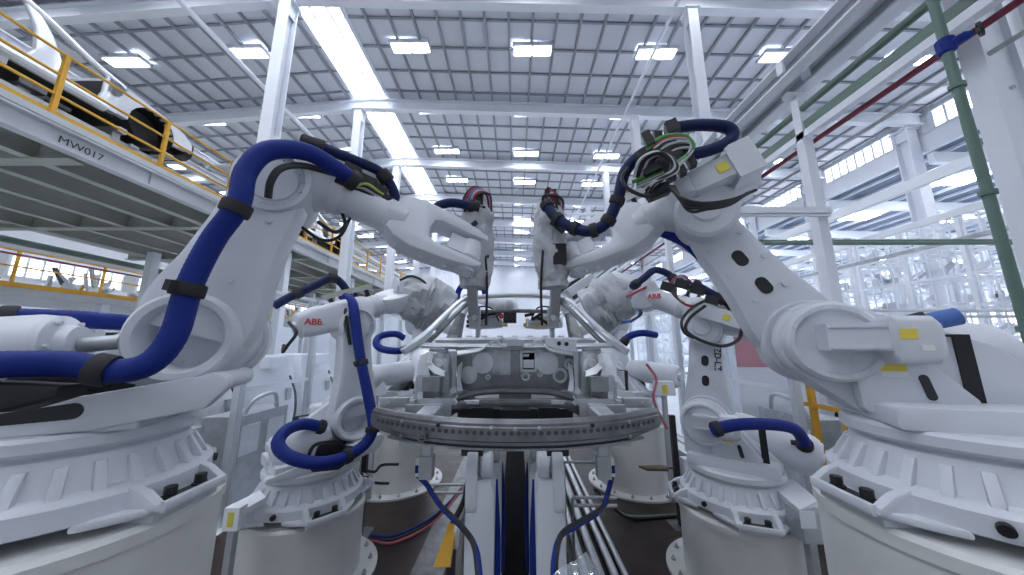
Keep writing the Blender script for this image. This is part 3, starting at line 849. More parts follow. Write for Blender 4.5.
        ho = m.build('elbow_housing', s.p, s.t)
        # long motors behind and beside the housing
        m = MB(); c = A - ax * (.12 * k_) + s.n * .25 + pr * .02
        m.box(c, (.40 * k_, .14, .14), (ax, s.n, pr), .015); m.box(c - ax * (.27 * k_), (.14, .19, .22), (ax, s.n, pr), .03)
        m.prism([(0, -.07), (.10, -.03), (.10, .05), (0, .08)], c + ax * (.20 * k_), ax, pr, s.n, -.07, .07, .008)
        mo = m.build('wrist_motor', s.p, s.t)
        m = MB(); m.box(c + pr * .077 - ax * .02, (.07, .06, .004), (ax, s.n, pr)); m.box(c + s.n * .077 - ax * .05, (.06, .004, .06), (ax, s.n, pr)); m.build('warning_label', 'pale_yellow', mo)
        s.rear = A - ax * (.40 * k_) - s.n * .03 + pr * .02
        m = MB(); m.loft([rr(s.rear + ax * t_, s.n, pr, w_, h_, .07, 4) for t_, w_, h_ in ((-.10, .20, .20), (-.085, .25, .25), (.02, .28, .29), (.12, .30, .31))])
        m.lathe([(.05, 0), (.075, 0), (.075, .03), (.05, .03), (.05, 0)], s.rear - ax * .10 + s.n * .02 - pr * .02, -ax, 18); rc = m.build('rear_cover', s.p, s.t) if s.rk > .5 else ho; s.rc = rc
        Lw = (Wp - A).length; s.Lw = Lw; s.fk = .50 * s.fs
        m = MB()
        pf = [(0, .27), (.135, .27), (.14, .30), (.14, .34), (.125, .36), (.118, Lw - s.fk - .05), (.13, Lw - s.fk - .03), (.13, Lw - s.fk), (0, Lw - s.fk)]
        m.lathe(pf, A, ax, 32)
        x_, y_, z_ = basis(ax)
        for k in range(16):
            an = 2 * PI * k / 16; c = A + ax * (Lw - s.fk - .02) + (x_ * math.cos(an) + y_ * math.sin(an)) * .128; m.cyl(c, c + (x_ * math.cos(an) + y_ * math.sin(an)) * .006, .007, seg=6)
        m.build('forearm', s.p, s.t)
    def wrist(s):
        mdir = s.n * math.cos(s.roll) + s.pr * math.sin(s.roll); k = s.ax.cross(mdir).normalized()
        s.md, s.k = mdir, k
        o = s.A + s.ax * (s.Lw - s.fk)
        f_ = s.fs; up_ = [(0, .13), (.05 * f_, .175), (.15 * f_, .205), (.36 * f_, .195), (.52 * f_, .165), (.57 * f_, .14), (.575 * f_, .10), (.50 * f_, .09), (.27 * f_, .09), (.235 * f_, .065), (.225 * f_, 0)]
        out = up_ + [(x, -y) for x, y in up_[-2::-1]]
        m = MB(); m.prism(out, o, s.ax, mdir, k, -.10, .10, .028)
        for sg in (-1, 1):
            for q in range(6): c = o + s.ax * ((.08 + q * .075) * f_) + mdir * (sg * .20) ; m.cyl(c - mdir * (sg * .03), c + mdir * (sg * .006), .012, seg=8)
        m.lathe([(0, -.02), (.125, -.02), (.128, .02), (.11, .10), (0, .12)], o, s.ax, 32)
        fk = m.build('wrist_fork', s.p, s.t)
        for sg in (-1, 1):
            m = MB(); c = s.Wp + mdir * (.14 * sg); m.lathe([(0, 0), (.075, 0), (.075, .05), (.06, .06), (0, .06)], c - mdir * (.01 * sg), mdir * sg, 24)
            for q in range(8):
                an = 2 * PI * q / 8; c2 = s.Wp + mdir * (.185 * sg) + (s.ax * math.cos(an) + k * math.sin(an)) * .058; m.cyl(c2, c2 + mdir * (.012 * sg), .007, seg=6)
            m.build('bearing_cap', s.p, fk)
        m = MB(); m.cyl(s.Wp - mdir * .08, s.Wp + mdir * .08, .085, seg=28, ch=.012); m.box(s.Wp - s.ax * .10, (.16, .13, .11), (s.ax, mdir, k), .02)
        s.hand = m.build('wrist_unit', s.p, s.t)
    def flange(s, dirv, ln=.16, r=.075):
        dv = V(dirv).normalized()
        m = MB(); m.lathe([(0, 0), (r * .9, 0), (r * .9, ln - .05), (r * 1.15, ln - .05), (r * 1.15, ln), (0, ln)], s.Wp, dv, 28); m.build('tool_flange', 'dark', s.t)
        return s.Wp + dv * ln
    def hose(s, pts, r=.045, m_='blue', clamps=(), rib=.018, n=10, cm='rubber', cl=.05, ck=1.3, pitch=.009, name='hose'):
        m = MB(); m.tube(pts, r, 14, n, rib=rib, pitch=pitch); h = m.build(name, m_, s.t)
        sp = spline(pts, n)
        for f in clamps:
            i = min(int(f * (len(sp) - 1)), len(sp) - 2); a, b = sp[i], sp[i + 1]; dv = (b - a).normalized()
            m = MB(); R = r * ck
            m.lathe([(r * 1.0, -cl / 2), (R * .96, -cl / 2), (R, -cl / 2 + .008), (R, cl / 2 - .008), (R * .96, cl / 2), (r * 1.0, cl / 2), (r * 1.0, -cl / 2)], a, dv, 20)
            x_, y_, z_ = basis(dv); m.box(a + x_ * (R + .012), (.035, .03, cl * .8), (x_, y_, z_), .005)
            m.build('hose_clamp', cm, h)
        return h
    def cable(s, pts, r=.012, m_='black', n=8):
        m = MB(); m.tube(pts, r, 8, n); return m.build('cable', m_, s.t)
    def strut(s, t0, t1, off=(0, .26), name='hose_carrier'):
        """black rail with lime strip carrying the hoses over the upper arm"""
        sn, sp_ = off
        a = s.A + s.ax * t0 + s.n * sn + s.pr * sp_; b = s.A + s.ax * t1 + s.n * sn + s.pr * sp_
        m = MB(); m.bar(a, b, .07, .05, .006, up=s.pr); c = m.build(name, 'galv', s.t)
        m = MB(); m.bar(a + s.pr * .03, b + s.pr * .03, .045, .012, up=s.pr); m.build('strip', 'lime', c)
        m = MB()
        for k in range(4):
            p = a.lerp(b, (k + .5) / 4); m.box(p - s.pr * .06, (.03, .05, .10), (s.ax, s.n, s.pr), .004)
            m.box(p - s.pr * .10, (.05, .07, .02), (s.ax, s.n, s.pr), .004)
        m.build_each('standoff', 'black', c)
        return a, b
    def logo(s, c, ux, uy, size=.07, parent=None):
        text('ABB', size, c, ux, uy, 'red_ink', parent or s.rc, bold=.0015)

def cloth(path, radii, seed, seg=48, n=14, amp=.12, flat=1.0):
    """wrinkled cover: a tube along a path with folds"""
    pts = spline(path, n); mb = MB(); r = random.Random(seed); rings = []; prev = None
    for i, p in enumerate(pts):
        t = (pts[min(i + 1, len(pts) - 1)] - pts[max(i - 1, 0)]).normalized()
        if prev is None: x, y, z = basis(t)
        else: x = (prev - t * prev.dot(t)).normalized(); y = t.cross(x)
        prev = x; f = i / (len(pts) - 1) * (len(radii) - 1); j = min(int(f), len(radii) - 2); R = radii[j] + (radii[j + 1] - radii[j]) * (f - j)
        ring = []
        for k in range(seg):
            a = 2 * PI * k / seg
            q = V((math.cos(a) * 1.6 + seed, math.sin(a) * 1.6, i * .10))
            q2 = V((math.cos(a) * 2.2 + i * .05, math.sin(a) * 2.2 - i * .04, i * .09 + seed))
            w = 1 + amp * (noise.noise(q * 1.1) * 1.1 + (.45 - abs(noise.noise(q * 2.4))) * .9 + (.4 - abs(noise.noise(q2 * 3.1))) * .45)
            ring.append(p + (x * math.cos(a) * flat + y * math.sin(a)) * (R * w))
        rings.append(ring)
    mb.loft(rings); return mb

# pedestals (near pair stands taller than the others)
YN, ZN = 1.62, H - .74
XN = 2.10
pedestal(-XN, YN, ZN, 'tall cream pedestal under the left foreground robot with the arched blue hose')
pedestal(XN, YN - .02, ZN, 'tall cream pedestal under the right foreground robot with yellow warning labels')
YMID, ZMID, XMID = 3.5, H - 1.55, 2.08
pedestal(-XMID, YMID, ZMID, 'low cream pedestal under the left robot with the grey bagged head', .52)
pedestal(XMID + .12, YMID, ZMID, 'low cream pedestal under the right robot with the grey bagged head', .52)
YF, ZF, XF = 5.7, H - 1.22, 1.95
pedestal(-XF, YF, ZF, 'cream pedestal behind the left end of the bumper beam', .56)
pedestal(XF, YF, ZF, 'cream pedestal behind the right end of the bumper beam beside the brown tray', .56)

# ------------------------------------------------------------------ near left robot
RL = Robot((-XN, YN, ZN), math.degrees(math.atan2(.4, .92)), (.67, 1.68), (1.90, 1.44), 78,
           'left foreground white robot arm with thick blue hose arched over its elbow', S=(.40, .78), rear=.35, foot=-22, bal=(.04, -.20, .74, -1.1, .60, .15), arm_w=1.12, fork=1.22)
tip = RL.flange((.5, .85, -.1), .13)
RL.hose([P(-30, 366, 1.12), P(20, 364, 1.20), P(70, 364, 1.28), P(115, 371, 1.34), P(150, 363, 1.38), P(174, 335, 1.42), P(190, 285, 1.44), P(213, 240, 1.46), P(238, 205, 1.47), P(246, 172, 1.49), P(268, 151, 1.54), P(306, 152, 1.66), P(336, 168, 1.78), P(357, 183, 1.88)],
        .050, 'blue', (.215, .46, .612, .985), cl=.06, rib=.012)
RL.hose([P(-20, 318, 1.5), P(30, 318, 1.6), P(90, 320, 1.75), P(150, 327, 1.95), P(185, 345, 2.1)], .048, 'blue', (.15,), rib=.012)
RL.hose([P(306, 143, 1.78), P(328, 150, 1.83), P(356, 161, 1.92), P(380, 172, 2.0), P(393, 190, 2.05), P(397, 212, 2.10)], .034, 'navy', (.03, .12, .66), ck=1.45, cl=.07, rib=.014)
RL.cable([P(268, 198, 1.58), P(271, 181, 1.55), P(282, 168, 1.57), P(305, 166, 1.68), P(335, 174, 1.82)], .018, 'black')
RL.cable([P(352, 188, 1.95), P(372, 198, 2.0), P(386, 202, 2.03), P(396, 206, 2.05)], .014, 'green_cable')
RL.cable([P(318, 222, 1.9), P(335, 232, 1.92), P(345, 225, 1.95), P(342, 212, 1.98)], .012, 'black')
RL.cable([P(300, 226, 1.9), P(322, 240, 1.92), P(340, 236, 1.95), P(350, 218, 1.98)], .010, 'black')
RL.strut(.16, .56, (.02, .22))
m = MB(); m.bar(P(338, 172, 1.9), P(366, 190, 2.0), .11, .09, .015); m.bar(P(352, 180, 1.95), P(392, 204, 2.05), .05, .07, .01); m.build('hose_gripper', 'black', RL.t)
RL.hose([P(424, 218, 2.22), P(434, 208, 2.22), P(450, 203, 2.24), P(466, 205, 2.28), P(476, 207, 2.30)], .034, 'navy', (.95,), ck=1.4, cl=.08)
# ------------------------------------------------------------------ near right robot
RR_ = Robot((XN, YN - .02, ZN), 180 - math.degrees(math.atan2(.4, .92)), (.93, 1.60), (1.85, 1.46), 104,
            'right foreground white robot arm with two black oval openings in its lower arm', S=(.46, .76), no=-.12, rear=.62, foot=20, web=False, bal=(.16, -.10, .70, -.30, .66, .19), gb=.82, fork=1.22)
RR_.flange((-.5, .85, -.1), .13)
RR_.hose([P(546, 204, 2.2), P(555, 217, 2.16), P(571, 227, 2.10), P(590, 231, 2.05), P(607, 222, 2.0), P(618, 198, 1.96), P(625, 172, 1.92), P(641, 155, 1.88), P(660, 146, 1.84)], .038, 'navy', (.02, .16, .28, .40, .52, .62), ck=1.32, cl=.045, rib=.014)
RR_.hose([P(664, 150, 1.84), P(690, 154, 1.80), P(716, 148, 1.78), P(732, 138, 1.78), P(728, 128, 1.78), P(704, 125, 1.80), P(680, 127, 1.84), P(664, 131, 1.88)], .036, 'navy', (.04, .95), ck=1.4, cl=.06, rib=.014)
RR_.hose([P(640, 218, 2.25), P(662, 230, 2.22), P(690, 244, 2.20), P(728, 284, 2.20), P(758, 330, 2.14), P(776, 357, 2.08), P(796, 368, 2.0), P(825, 368, 2.0)], .048, 'blue', (), rib=.012)
RR_.hose([P(912, 326, 1.55), P(934, 321, 1.50), P(958, 316, 1.46)], .040, 'sky_blue', (.08,), ck=1.35, cl=.10, rib=.012)
RR_.strut(-.02, .42, (.0, .24))
for k, (m_, o) in enumerate((('galv', 0), ('galv', 5), ('black', 9), ('green_cable', -4), ('galv', 12), ('red', -1))):
    RR_.cable([P(640 + o * .3, 186 + o * .2, 1.86), P(642 + o * .6, 165 + o * .4, 1.80), P(662 + o, 142 + o * .7, 1.76), P(686 + o * .5, 139 + o * .8, 1.74), P(690 - o * .4, 152 + o * .6, 1.74), P(672 - o * .4, 168 + o * .5, 1.76), P(640 - o * .3, 184 + o * .3, 1.82)], .013 if k == 3 else .010, m_)
RR_.cable([P(632, 182, 1.85), P(652, 175, 1.80), P(676, 163, 1.76), P(692, 150, 1.74), P(690, 140, 1.74), P(676, 135, 1.76), P(660, 138, 1.80)], .013, 'green_cable')
RR_.cable([P(628, 168, 1.85), P(622, 178, 1.84), P(630, 190, 1.82), P(650, 196, 1.80), P(668, 184, 1.78)], .012, 'black')
for k in range(4):
    RR_.cable([P(668 + k * 2, 186, 1.74), P(682 + k * 2, 198 + k * 4, 1.66), P(702 + k * 2, 203 + k * 2, 1.62), P(730, 200 + k * 1.5, 1.60), P(756 - k * 3, 190 + k, 1.60)], .009, 'black')
m = MB(); m.bar(P(640, 165, 1.82), P(676, 150, 1.80), .10, .12, .015); m.bar(P(657, 132, 1.84), P(659, 150, 1.84), .03, .05, .005); m.bar(P(648, 196, 1.85), P(668, 188, 1.84), .07, .07, .01); m.build('hose_gripper', 'black', RR_.t)

# tools of the two near robots: bagged spot gun heads with long steel arms going down through the windscreen opening
def near_tool(R, px, sg):
    top = P(px, 200, 2.40); mid = P(px, 240, 2.44); bot = P(px - 3 * sg, 288, 2.46)
    m = cloth([top, P(px, 215, 2.42), mid, P(px - 2 * sg, 270, 2.46), bot], [.075, .115, .115, .12, .10], 11 + sg, amp=.22)
    g = m.build('gun_cover', 'cover', R.t)
    m = MB(); m.bar(P(px - 6 * sg, 280, 2.46), P(px - 4 * sg, 322, 2.58), .075, .06, .006); m.box(P(px - 3 * sg, 318, 2.57), (.085, .07, .16), bevel=.01)
    gun = m.build('gun_arm', 'tool_steel', R.t)
    m = MB(); c = P(px - 3 * sg, 318, 2.53); m.cyl(c + Yv * .0, c - Yv * .03, .022); m.build('pivot_bolt', 'galv', gun)
    m = MB(); m.tube([P(px + 7 * sg, 250, 2.36), P(px + 9 * sg, 285, 2.40), P(px + 8 * sg, 325, 2.55)], .010, 8, 6); m.build('cable', 'black', R.t)
    m = MB(); m.bar(P(px - 14 * sg, 232, 2.30), P(px - 1 * sg, 222, 2.30), .03, .03, .004); m.box(P(px - 9 * sg, 255, 2.36), (.10, .08, .16), bevel=.01); m.build('gun_mount', 'black', R.t)
    for k, mm in enumerate(('black', 'red', 'sky_blue', 'galv', 'red', 'black')):
        m = MB(); b0 = px - 9 * sg + k * 2.6 * sg
        if sg > 0: pts = [P(b0 - 4, 212, 2.32 + k * .02), P(b0 - 5, 198, 2.30), P(px + (k - 2.5) * 1.4, 187 + k * 1.2, 2.30), P(px + 9 + k * .6, 196, 2.34), P(px + 11 + k * .4, 212, 2.38)]
        else: pts = [P(b0 - 3, 208, 2.32 + k * .02), P(b0 - 2, 196, 2.30), P(px + (k - 2.5) * 2.2 + 3, 188 + k * 1.8, 2.30), P(px + 8 + k, 202, 2.34), P(px + 7 + k, 214, 2.38)]
        m.tube(pts, .010, 8, 6); m.build('cable', mm, R.t)
    m = MB(); m.box(P(px, 199, 2.36), (.09, .10, .12), bevel=.012); m.bar(P(px, 206, 2.36), P(px, 218, 2.40), .12, .10, .02); m.build('cable_head', 'black', R.t)
near_tool(RL, 478, 1)
near_tool(RR_, 550, -1)

# ------------------------------------------------------------------ middle robots (heads in grey bags)
RML = Robot((-XMID, YMID, ZMID), math.degrees(math.atan2(.72, .68)), (.26, 1.77), (1.02, 2.22), 20,
            'left middle white robot arm with blue hose looped round its base and grey bagged head', foot=0, bal=(.10, -.10, .64, -.38, .53, .18))
RML.hose([P(325, 428, 3.35), P(305, 424, 3.22), P(287, 430, 3.02), P(278, 444, 2.90), P(290, 457, 2.88), P(318, 463, 2.95), P(345, 457, 3.12), P(366, 443, 3.3), P(373, 425, 3.34), P(368, 395, 3.38), P(360, 355, 3.42), P(355, 318, 3.45), P(352, 302, 3.5), P(343, 296, 3.6)], .052, 'blue', (.02, .47, .60, .76), cl=.05, rib=.012, pitch=.012)
RML.hose([P(274, 306, 3.3), P(290, 297, 3.4), P(312, 287, 3.5), P(331, 278, 3.6), P(342, 284, 3.7), P(350, 298, 3.75)], .045, 'navy', (.28, .62), ck=1.35, cl=.08)
RML.cable([P(345, 300, 3.5), P(346, 318, 3.42), P(350, 345, 3.42)], .018, 'black')
RML.cable([P(289, 322, 3.2), P(296, 333, 3.15), P(288, 345, 3.15), P(283, 352, 3.2), P(284, 345, 3.25)], .016, 'black')
RML.strut(-.18, .36, (.0, .24))
m = MB(); m.prism(hull([(-.05, .60, .05), (.25, .52, .04), (-.1, .45, .03), (.1, .42, .03)]), RML.B, RML.d, Z, RML.n, -.46, -.44); m.build('hose_guard', 'black', RML.t)
RMR = Robot((XMID + .12, YMID, ZMID), 180 - math.degrees(math.atan2(.62, .78)), (.12, 1.74), (1.16, 2.34), 100,
            'right middle white robot arm with blue hose over its balancer and grey bagged head', foot=20, web=False, fork=1.2, S=(.19, .78), bal=(.02, -.16, .70, -.66, .52, .18), gb=.85)
RMR.hose([P(712, 430, 3.0), P(735, 425, 2.98), P(765, 424, 2.98), P(792, 428, 3.0), P(803, 440, 3.1), P(806, 456, 3.25)], .050, 'blue', (.05, .86), cl=.06, rib=.012)
RMR.hose([P(632, 287, 3.7), P(644, 278, 3.75), P(655, 270, 3.8), P(668, 274, 3.8), P(676, 282, 3.75)], .042, 'navy', (.08, .92), ck=1.35, cl=.07)
RMR.hose([P(694, 284, 3.35), P(712, 294, 3.3), P(730, 305, 3.25), P(738, 320, 3.3)], .042, 'navy', (.06, .5), ck=1.35, cl=.07)
for k, mm in enumerate(('red', 'sky_blue', 'galv', 'black', 'green_cable', 'galv')):
    RMR.cable([P(694 - k, 286 + k, 3.35), P(684 - k, 276 + k * .8, 3.35), P(673 + k * .7, 280 + k, 3.4), P(672 + k, 292 + k, 3.4), P(683 + k, 303 + k * .5, 3.4), P(692 + k, 306, 3.35)], .012, mm)
RMR.cable([P(705, 306, 3.25), P(690, 318, 3.2), P(686, 330, 3.15), P(700, 340, 3.1), P(722, 346, 3.1), P(738, 340, 3.1), P(742, 328, 3.1)], .016, 'black')
RMR.cable([P(706, 300, 3.25), P(692, 308, 3.2), P(682, 320, 3.15), P(684, 332, 3.12), P(694, 338, 3.1)], .014, 'black')
RMR.strut(-.10, .36, (.0, .24))
q = RMR.q if RMR.q.dot(RMR.d) < 0 else -RMR.q
text('ZD-LZ', .085, RMR.Sp.lerp(RMR.Ep, .66) + q * .115 + RMR.n * .028, -RMR.la, RMR.n.cross(-RMR.la), 'black_ink', [o for o in RMR.t.children if o.name.startswith('lower_arm')][0], bold=.002)
def logo_on(R, c, nrm, size, part):
    """red maker's lettering on a face, upright as seen from in front of it"""
    nrm = V(nrm).normalized()
    if nrm.dot(V((0, 0, H)) - c) < 0: nrm = -nrm
    uy = (Z - nrm * Z.dot(nrm)).normalized(); ux = uy.cross(nrm)
    text('ABB', size, c + nrm * .004, ux, uy, 'red_ink', [o for o in R.t.children if o.name.startswith(part)][0], bold=.002)
def fork_face(R): 
    kk = R.k if R.k.dot(V((0, 0, H)) - R.Wp) > 0 else -R.k
    return R.A + R.ax * (R.Lw - R.fk + .0) + kk * .127, kk
c_, k_ = fork_face(RMR); logo_on(RMR, c_, k_, .085, 'wrist_fork')
logo_on(RMR, RMR.rear + RMR.n * .145 + RMR.ax * .03, RMR.n, .10, 'rear_cover')
logo_on(RML, RML.rear - RML.n * .142 + RML.ax * .02, -RML.n, .09, 'rear_cover')
def bag_head(R, path, radii, seed, sg):
    m = cloth(path, radii, seed, amp=.20); m.build('head_cover', 'cover', R.t)
def mid_head(R, pts, radii, seed, plate, cab):
    g = cloth(pts, radii, seed, amp=.20).build('head_cover', 'cover', R.t)
    m = MB(); c, nrm = plate; x_, y_, z_ = basis(nrm)
    m.lathe([(0, -.05), (.13, -.05), (.13, .05), (0, .05)], c, nrm, 10)
    m.box(c, (.20, .24, .05), (x_, y_, z_), .01)
    for k in range(5):
        an = 2 * PI * k / 5; q_ = c + z_ * .05 + (x_ * math.cos(an) + y_ * math.sin(an)) * .08; m.mt(1).cyl(q_, q_ + z_ * .006, .014, seg=10)
    m.build('tool_changer', ['paint', 'black'], R.t)
    for mm, pp in cab:
        m = MB(); m.tube(pp, .016, 8, 6); m.build('cable', mm, R.t)
mid_head(RML, [P(396, 290, 4.15), P(412, 296, 4.2), P(430, 303, 4.3), P(450, 312, 4.35)], [.14, .30, .33, .26], 3, (P(398, 288, 4.1), P(398, 288, 4.1) - P(385, 286, 4.0)),
         [('black', [P(400, 280, 4.0), P(412, 276, 4.0), P(426, 284, 4.0), P(430, 300, 4.0)]), ('rose', [P(398, 296, 4.0), P(400, 306, 4.0), P(408, 312, 4.0), P(420, 314, 4.05)])])
mid_head(RMR, [P(634, 292, 4.15), P(620, 297, 4.2), P(604, 304, 4.3), P(586, 312, 4.35)], [.14, .30, .33, .26], 8, (P(634, 291, 4.1), P(634, 291, 4.1) - P(648, 287, 4.0)),
         [('black', [P(640, 304, 4.0), P(641, 314, 4.0), P(630, 322, 4.0)]), ('rose', [P(646, 287, 3.9), P(634, 293, 3.9), P(625, 297, 3.95)]), ('sky_blue', [P(636, 304, 4.0), P(640, 312, 4.0), P(634, 320, 4.0), P(622, 322, 4.0)])])

# ------------------------------------------------------------------ far robots
RFL = Robot((-XF, YF, ZF), 60, (.30, 1.60), (1.25, 1.50), 20, 'left far white robot arm with blue hose ring, behind the car front wing')
RFL.hose([P(407, 348, 5.3), P(398, 351, 5.1), P(382, 349, 5.1), P(376, 343, 5.15), P(381, 336, 5.3), P(395, 334, 5.4), P(404, 338, 5.5)], .055, 'blue', (), rib=.012)
RFL.hose([P(457, 300, 6.2), P(459, 290, 6.2), P(466, 283, 6.2), P(477, 282, 6.2), P(484, 290, 6.2), P(484, 300, 6.2)], .055, 'blue', ())
RFR = Robot((XF, YF, ZF), 120, (.30, 1.60), (1.25, 1.50), 160, 'right far white robot arm with blue hose, behind the car front wing')
RFR.hose([P(624, 342, 5.2), P(630, 336, 5.2), P(642, 333, 5.2), P(656, 335, 5.3)], .055, 'blue', (.04,), cl=.1)

# added black block: shaded void under the left foreground robot's hose put into colour
m = MB(); m.loft([rr(P(-25, 398, 1.16), Yv, Z, .10, .12, .02), rr(P(30, 396, 1.24), Yv, Z, .10, .10, .02), rr(P(72, 391, 1.30), Yv, Z, .09, .05, .015)]); m.build('void_block', 'black', RL.t)

# fuller dress packs on the two near robots
rz = random.Random(21)
for k in range(7):
    o = k * 2.2
    RR_.cable([P(634 + o, 178 - o * .5, 1.80), P(640 + o * 1.5, 160 - o * .3, 1.74), P(658 + o, 152 + o * .4, 1.70), P(672 + o * .4, 164 + o * .5, 1.70), P(662 - o * .6, 180 + o * .2, 1.74), P(644 + o * .5, 190, 1.80)], .010 + .003 * (k % 2), 'black' if k % 3 else 'galv')
m = MB()
for px, py, w_, h_ in ((652, 170, .10, .05), (668, 172, .05, .12), (680, 168, .04, .10), (690, 160, .04, .10), (648, 140, .05, .10), (672, 128, .07, .08)):
    m.box(P(px, py, 1.78), (w_, .06, h_), (RR_.ax, RR_.n, RR_.pr), .006)
m.build_each('hose_gripper', 'black', RR_.t)
m = MB()
for px, py, w_, h_, Y_ in ((352, 172, .10, .08, 1.92), (366, 182, .12, .07, 1.98), (380, 192, .10, .06, 2.03), (372, 200, .14, .04, 2.0), (386, 202, .06, .08, 2.04), (345, 180, .08, .10, 1.88)):
    m.box(P(px, py, Y_), (w_, .08, h_), (RL.ax, RL.n, RL.pr), .006)
m.build_each('hose_gripper', 'black', RL.t)
for k in range(4):
    RL.cable([P(345 + k, 186 + k, 1.88), P(360 + k * 2, 190 - k * 2, 1.92), P(376 + k, 198 - k * 2, 1.98), P(392, 206 - k * 2, 2.05)], .010, ('black', 'galv', 'black', 'lime')[k])
m = MB()
for px, py in ((668, 287), (682, 284), (698, 290), (712, 300)): m.box(P(px, py, 3.3), (.12, .08, .09), (RMR.ax, RMR.n, RMR.pr), .006)
m.build_each('hose_gripper', 'black', RMR.t)
# ================================================================== CAR BODY SHELL ON THE LIFT POSTS
car = thing('car_body_shell', (0, 2.6, 1.45), 'bare steel car body shell held on white lift posts between the robots', 'car body')
def Q(px, py, Y, sg=-1):
    """point on the left half of the body (photo pixel), mirrored for the right half"""
    p = P(px, py, Y); x = abs(p.x - .008); return V((sg * x, p.y, p.z))
# --- front bumper beam
zt, zbm = H - .375, H - .508
def beam_y(x): return 1.70 + .33 * (abs(x) / .87) ** 2.2
m = MB(); secs = []
xs = [-.87 + 1.74 * i / 36 for i in range(37)]
for x in xs:
    y = beam_y(x); dy = (beam_y(x + .01) - beam_y(x - .01)) / .02; nx = V((dy, -1, 0)).normalized(); 
    e = max(0, (abs(x) - .6) / .27); zb_ = zbm + .02 * e; zt_ = zt
    prof = [(-.035, zt_ + .002), (-.016, zt_), (0, zt_ - .016), (.0, zt_ - .03), (.006, zt_ - .036), (.006, zb_ + .034), (.0, zb_ + .028), (.0, zb_ + .014), (-.014, zb_), (-.035, zb_)]
    secs.append([V((x, y, 0)) + nx * a + Z * b for a, b in prof])
m.loft(secs)
beam = m.build('bumper_beam', 'dark_steel', car)
m = MB()
for i in range(44):
    x = -.80 + 1.6 * i / 43; y = beam_y(x); dy = (beam_y(x + .01) - beam_y(x - .01)) / .02; nx = V((dy, -1, 0)).normalized()
    c = V((x, y, (zt + zbm) / 2 + .008)) + nx * .006; m.cyl(c - nx * .002, c + nx * .002, .0115, seg=12)
m.build('weld_spots', 'weld', beam)['kind'] = 'stuff'
m = MB()
for x, dz in ((-.62, .03), (-.62, -.045), (.62, .03), (.62, -.045), (-.12, .035), (.12, .035), (0, .03), (-.70, -.05), (.70, .0)):
    y = beam_y(x); dy = (beam_y(x + .01) - beam_y(x - .01)) / .02; nx = V((dy, -1, 0)).normalized()
    c = V((x, y, (zt + zbm) / 2 + dz)) + nx * .008; m.lathe([(.005, 0), (.009, 0), (.009, .004), (.005, .004), (.005, 0)], c, nx, 12)
m.build_each('stud', 'galv', beam)
for x, dz in ((-.40, .033), (.40, .033)):
    y = beam_y(x); c = V((x, y - .006, (zt + zbm) / 2 + dz)); m = MB(); m.cyl(c + Yv * .004, c - Yv * .006, .011, seg=12); m.build('bolt_hole', 'black', beam)
m = MB(); c = V((-.49, beam_y(-.49) - .012, zbm + .035)); m.lathe([(.012, 0), (.021, 0), (.021, .03), (.012, .03), (.012, 0)], c, (.25, -1, 0), 18); m.build('tow_eye', 'dark_steel', beam)
# bottom lip plate of the beam
m = MB(); secs = []
for x in xs[3:-3]:
    y = beam_y(x); secs.append([V((x, y + .0, zbm)), V((x, y + .10, zbm - .003)), V((x, y + .10, zbm - .012)), V((x, y + .0, zbm - .010))])
m.loft(secs); m.build('beam_flange', 'panel_steel', beam)
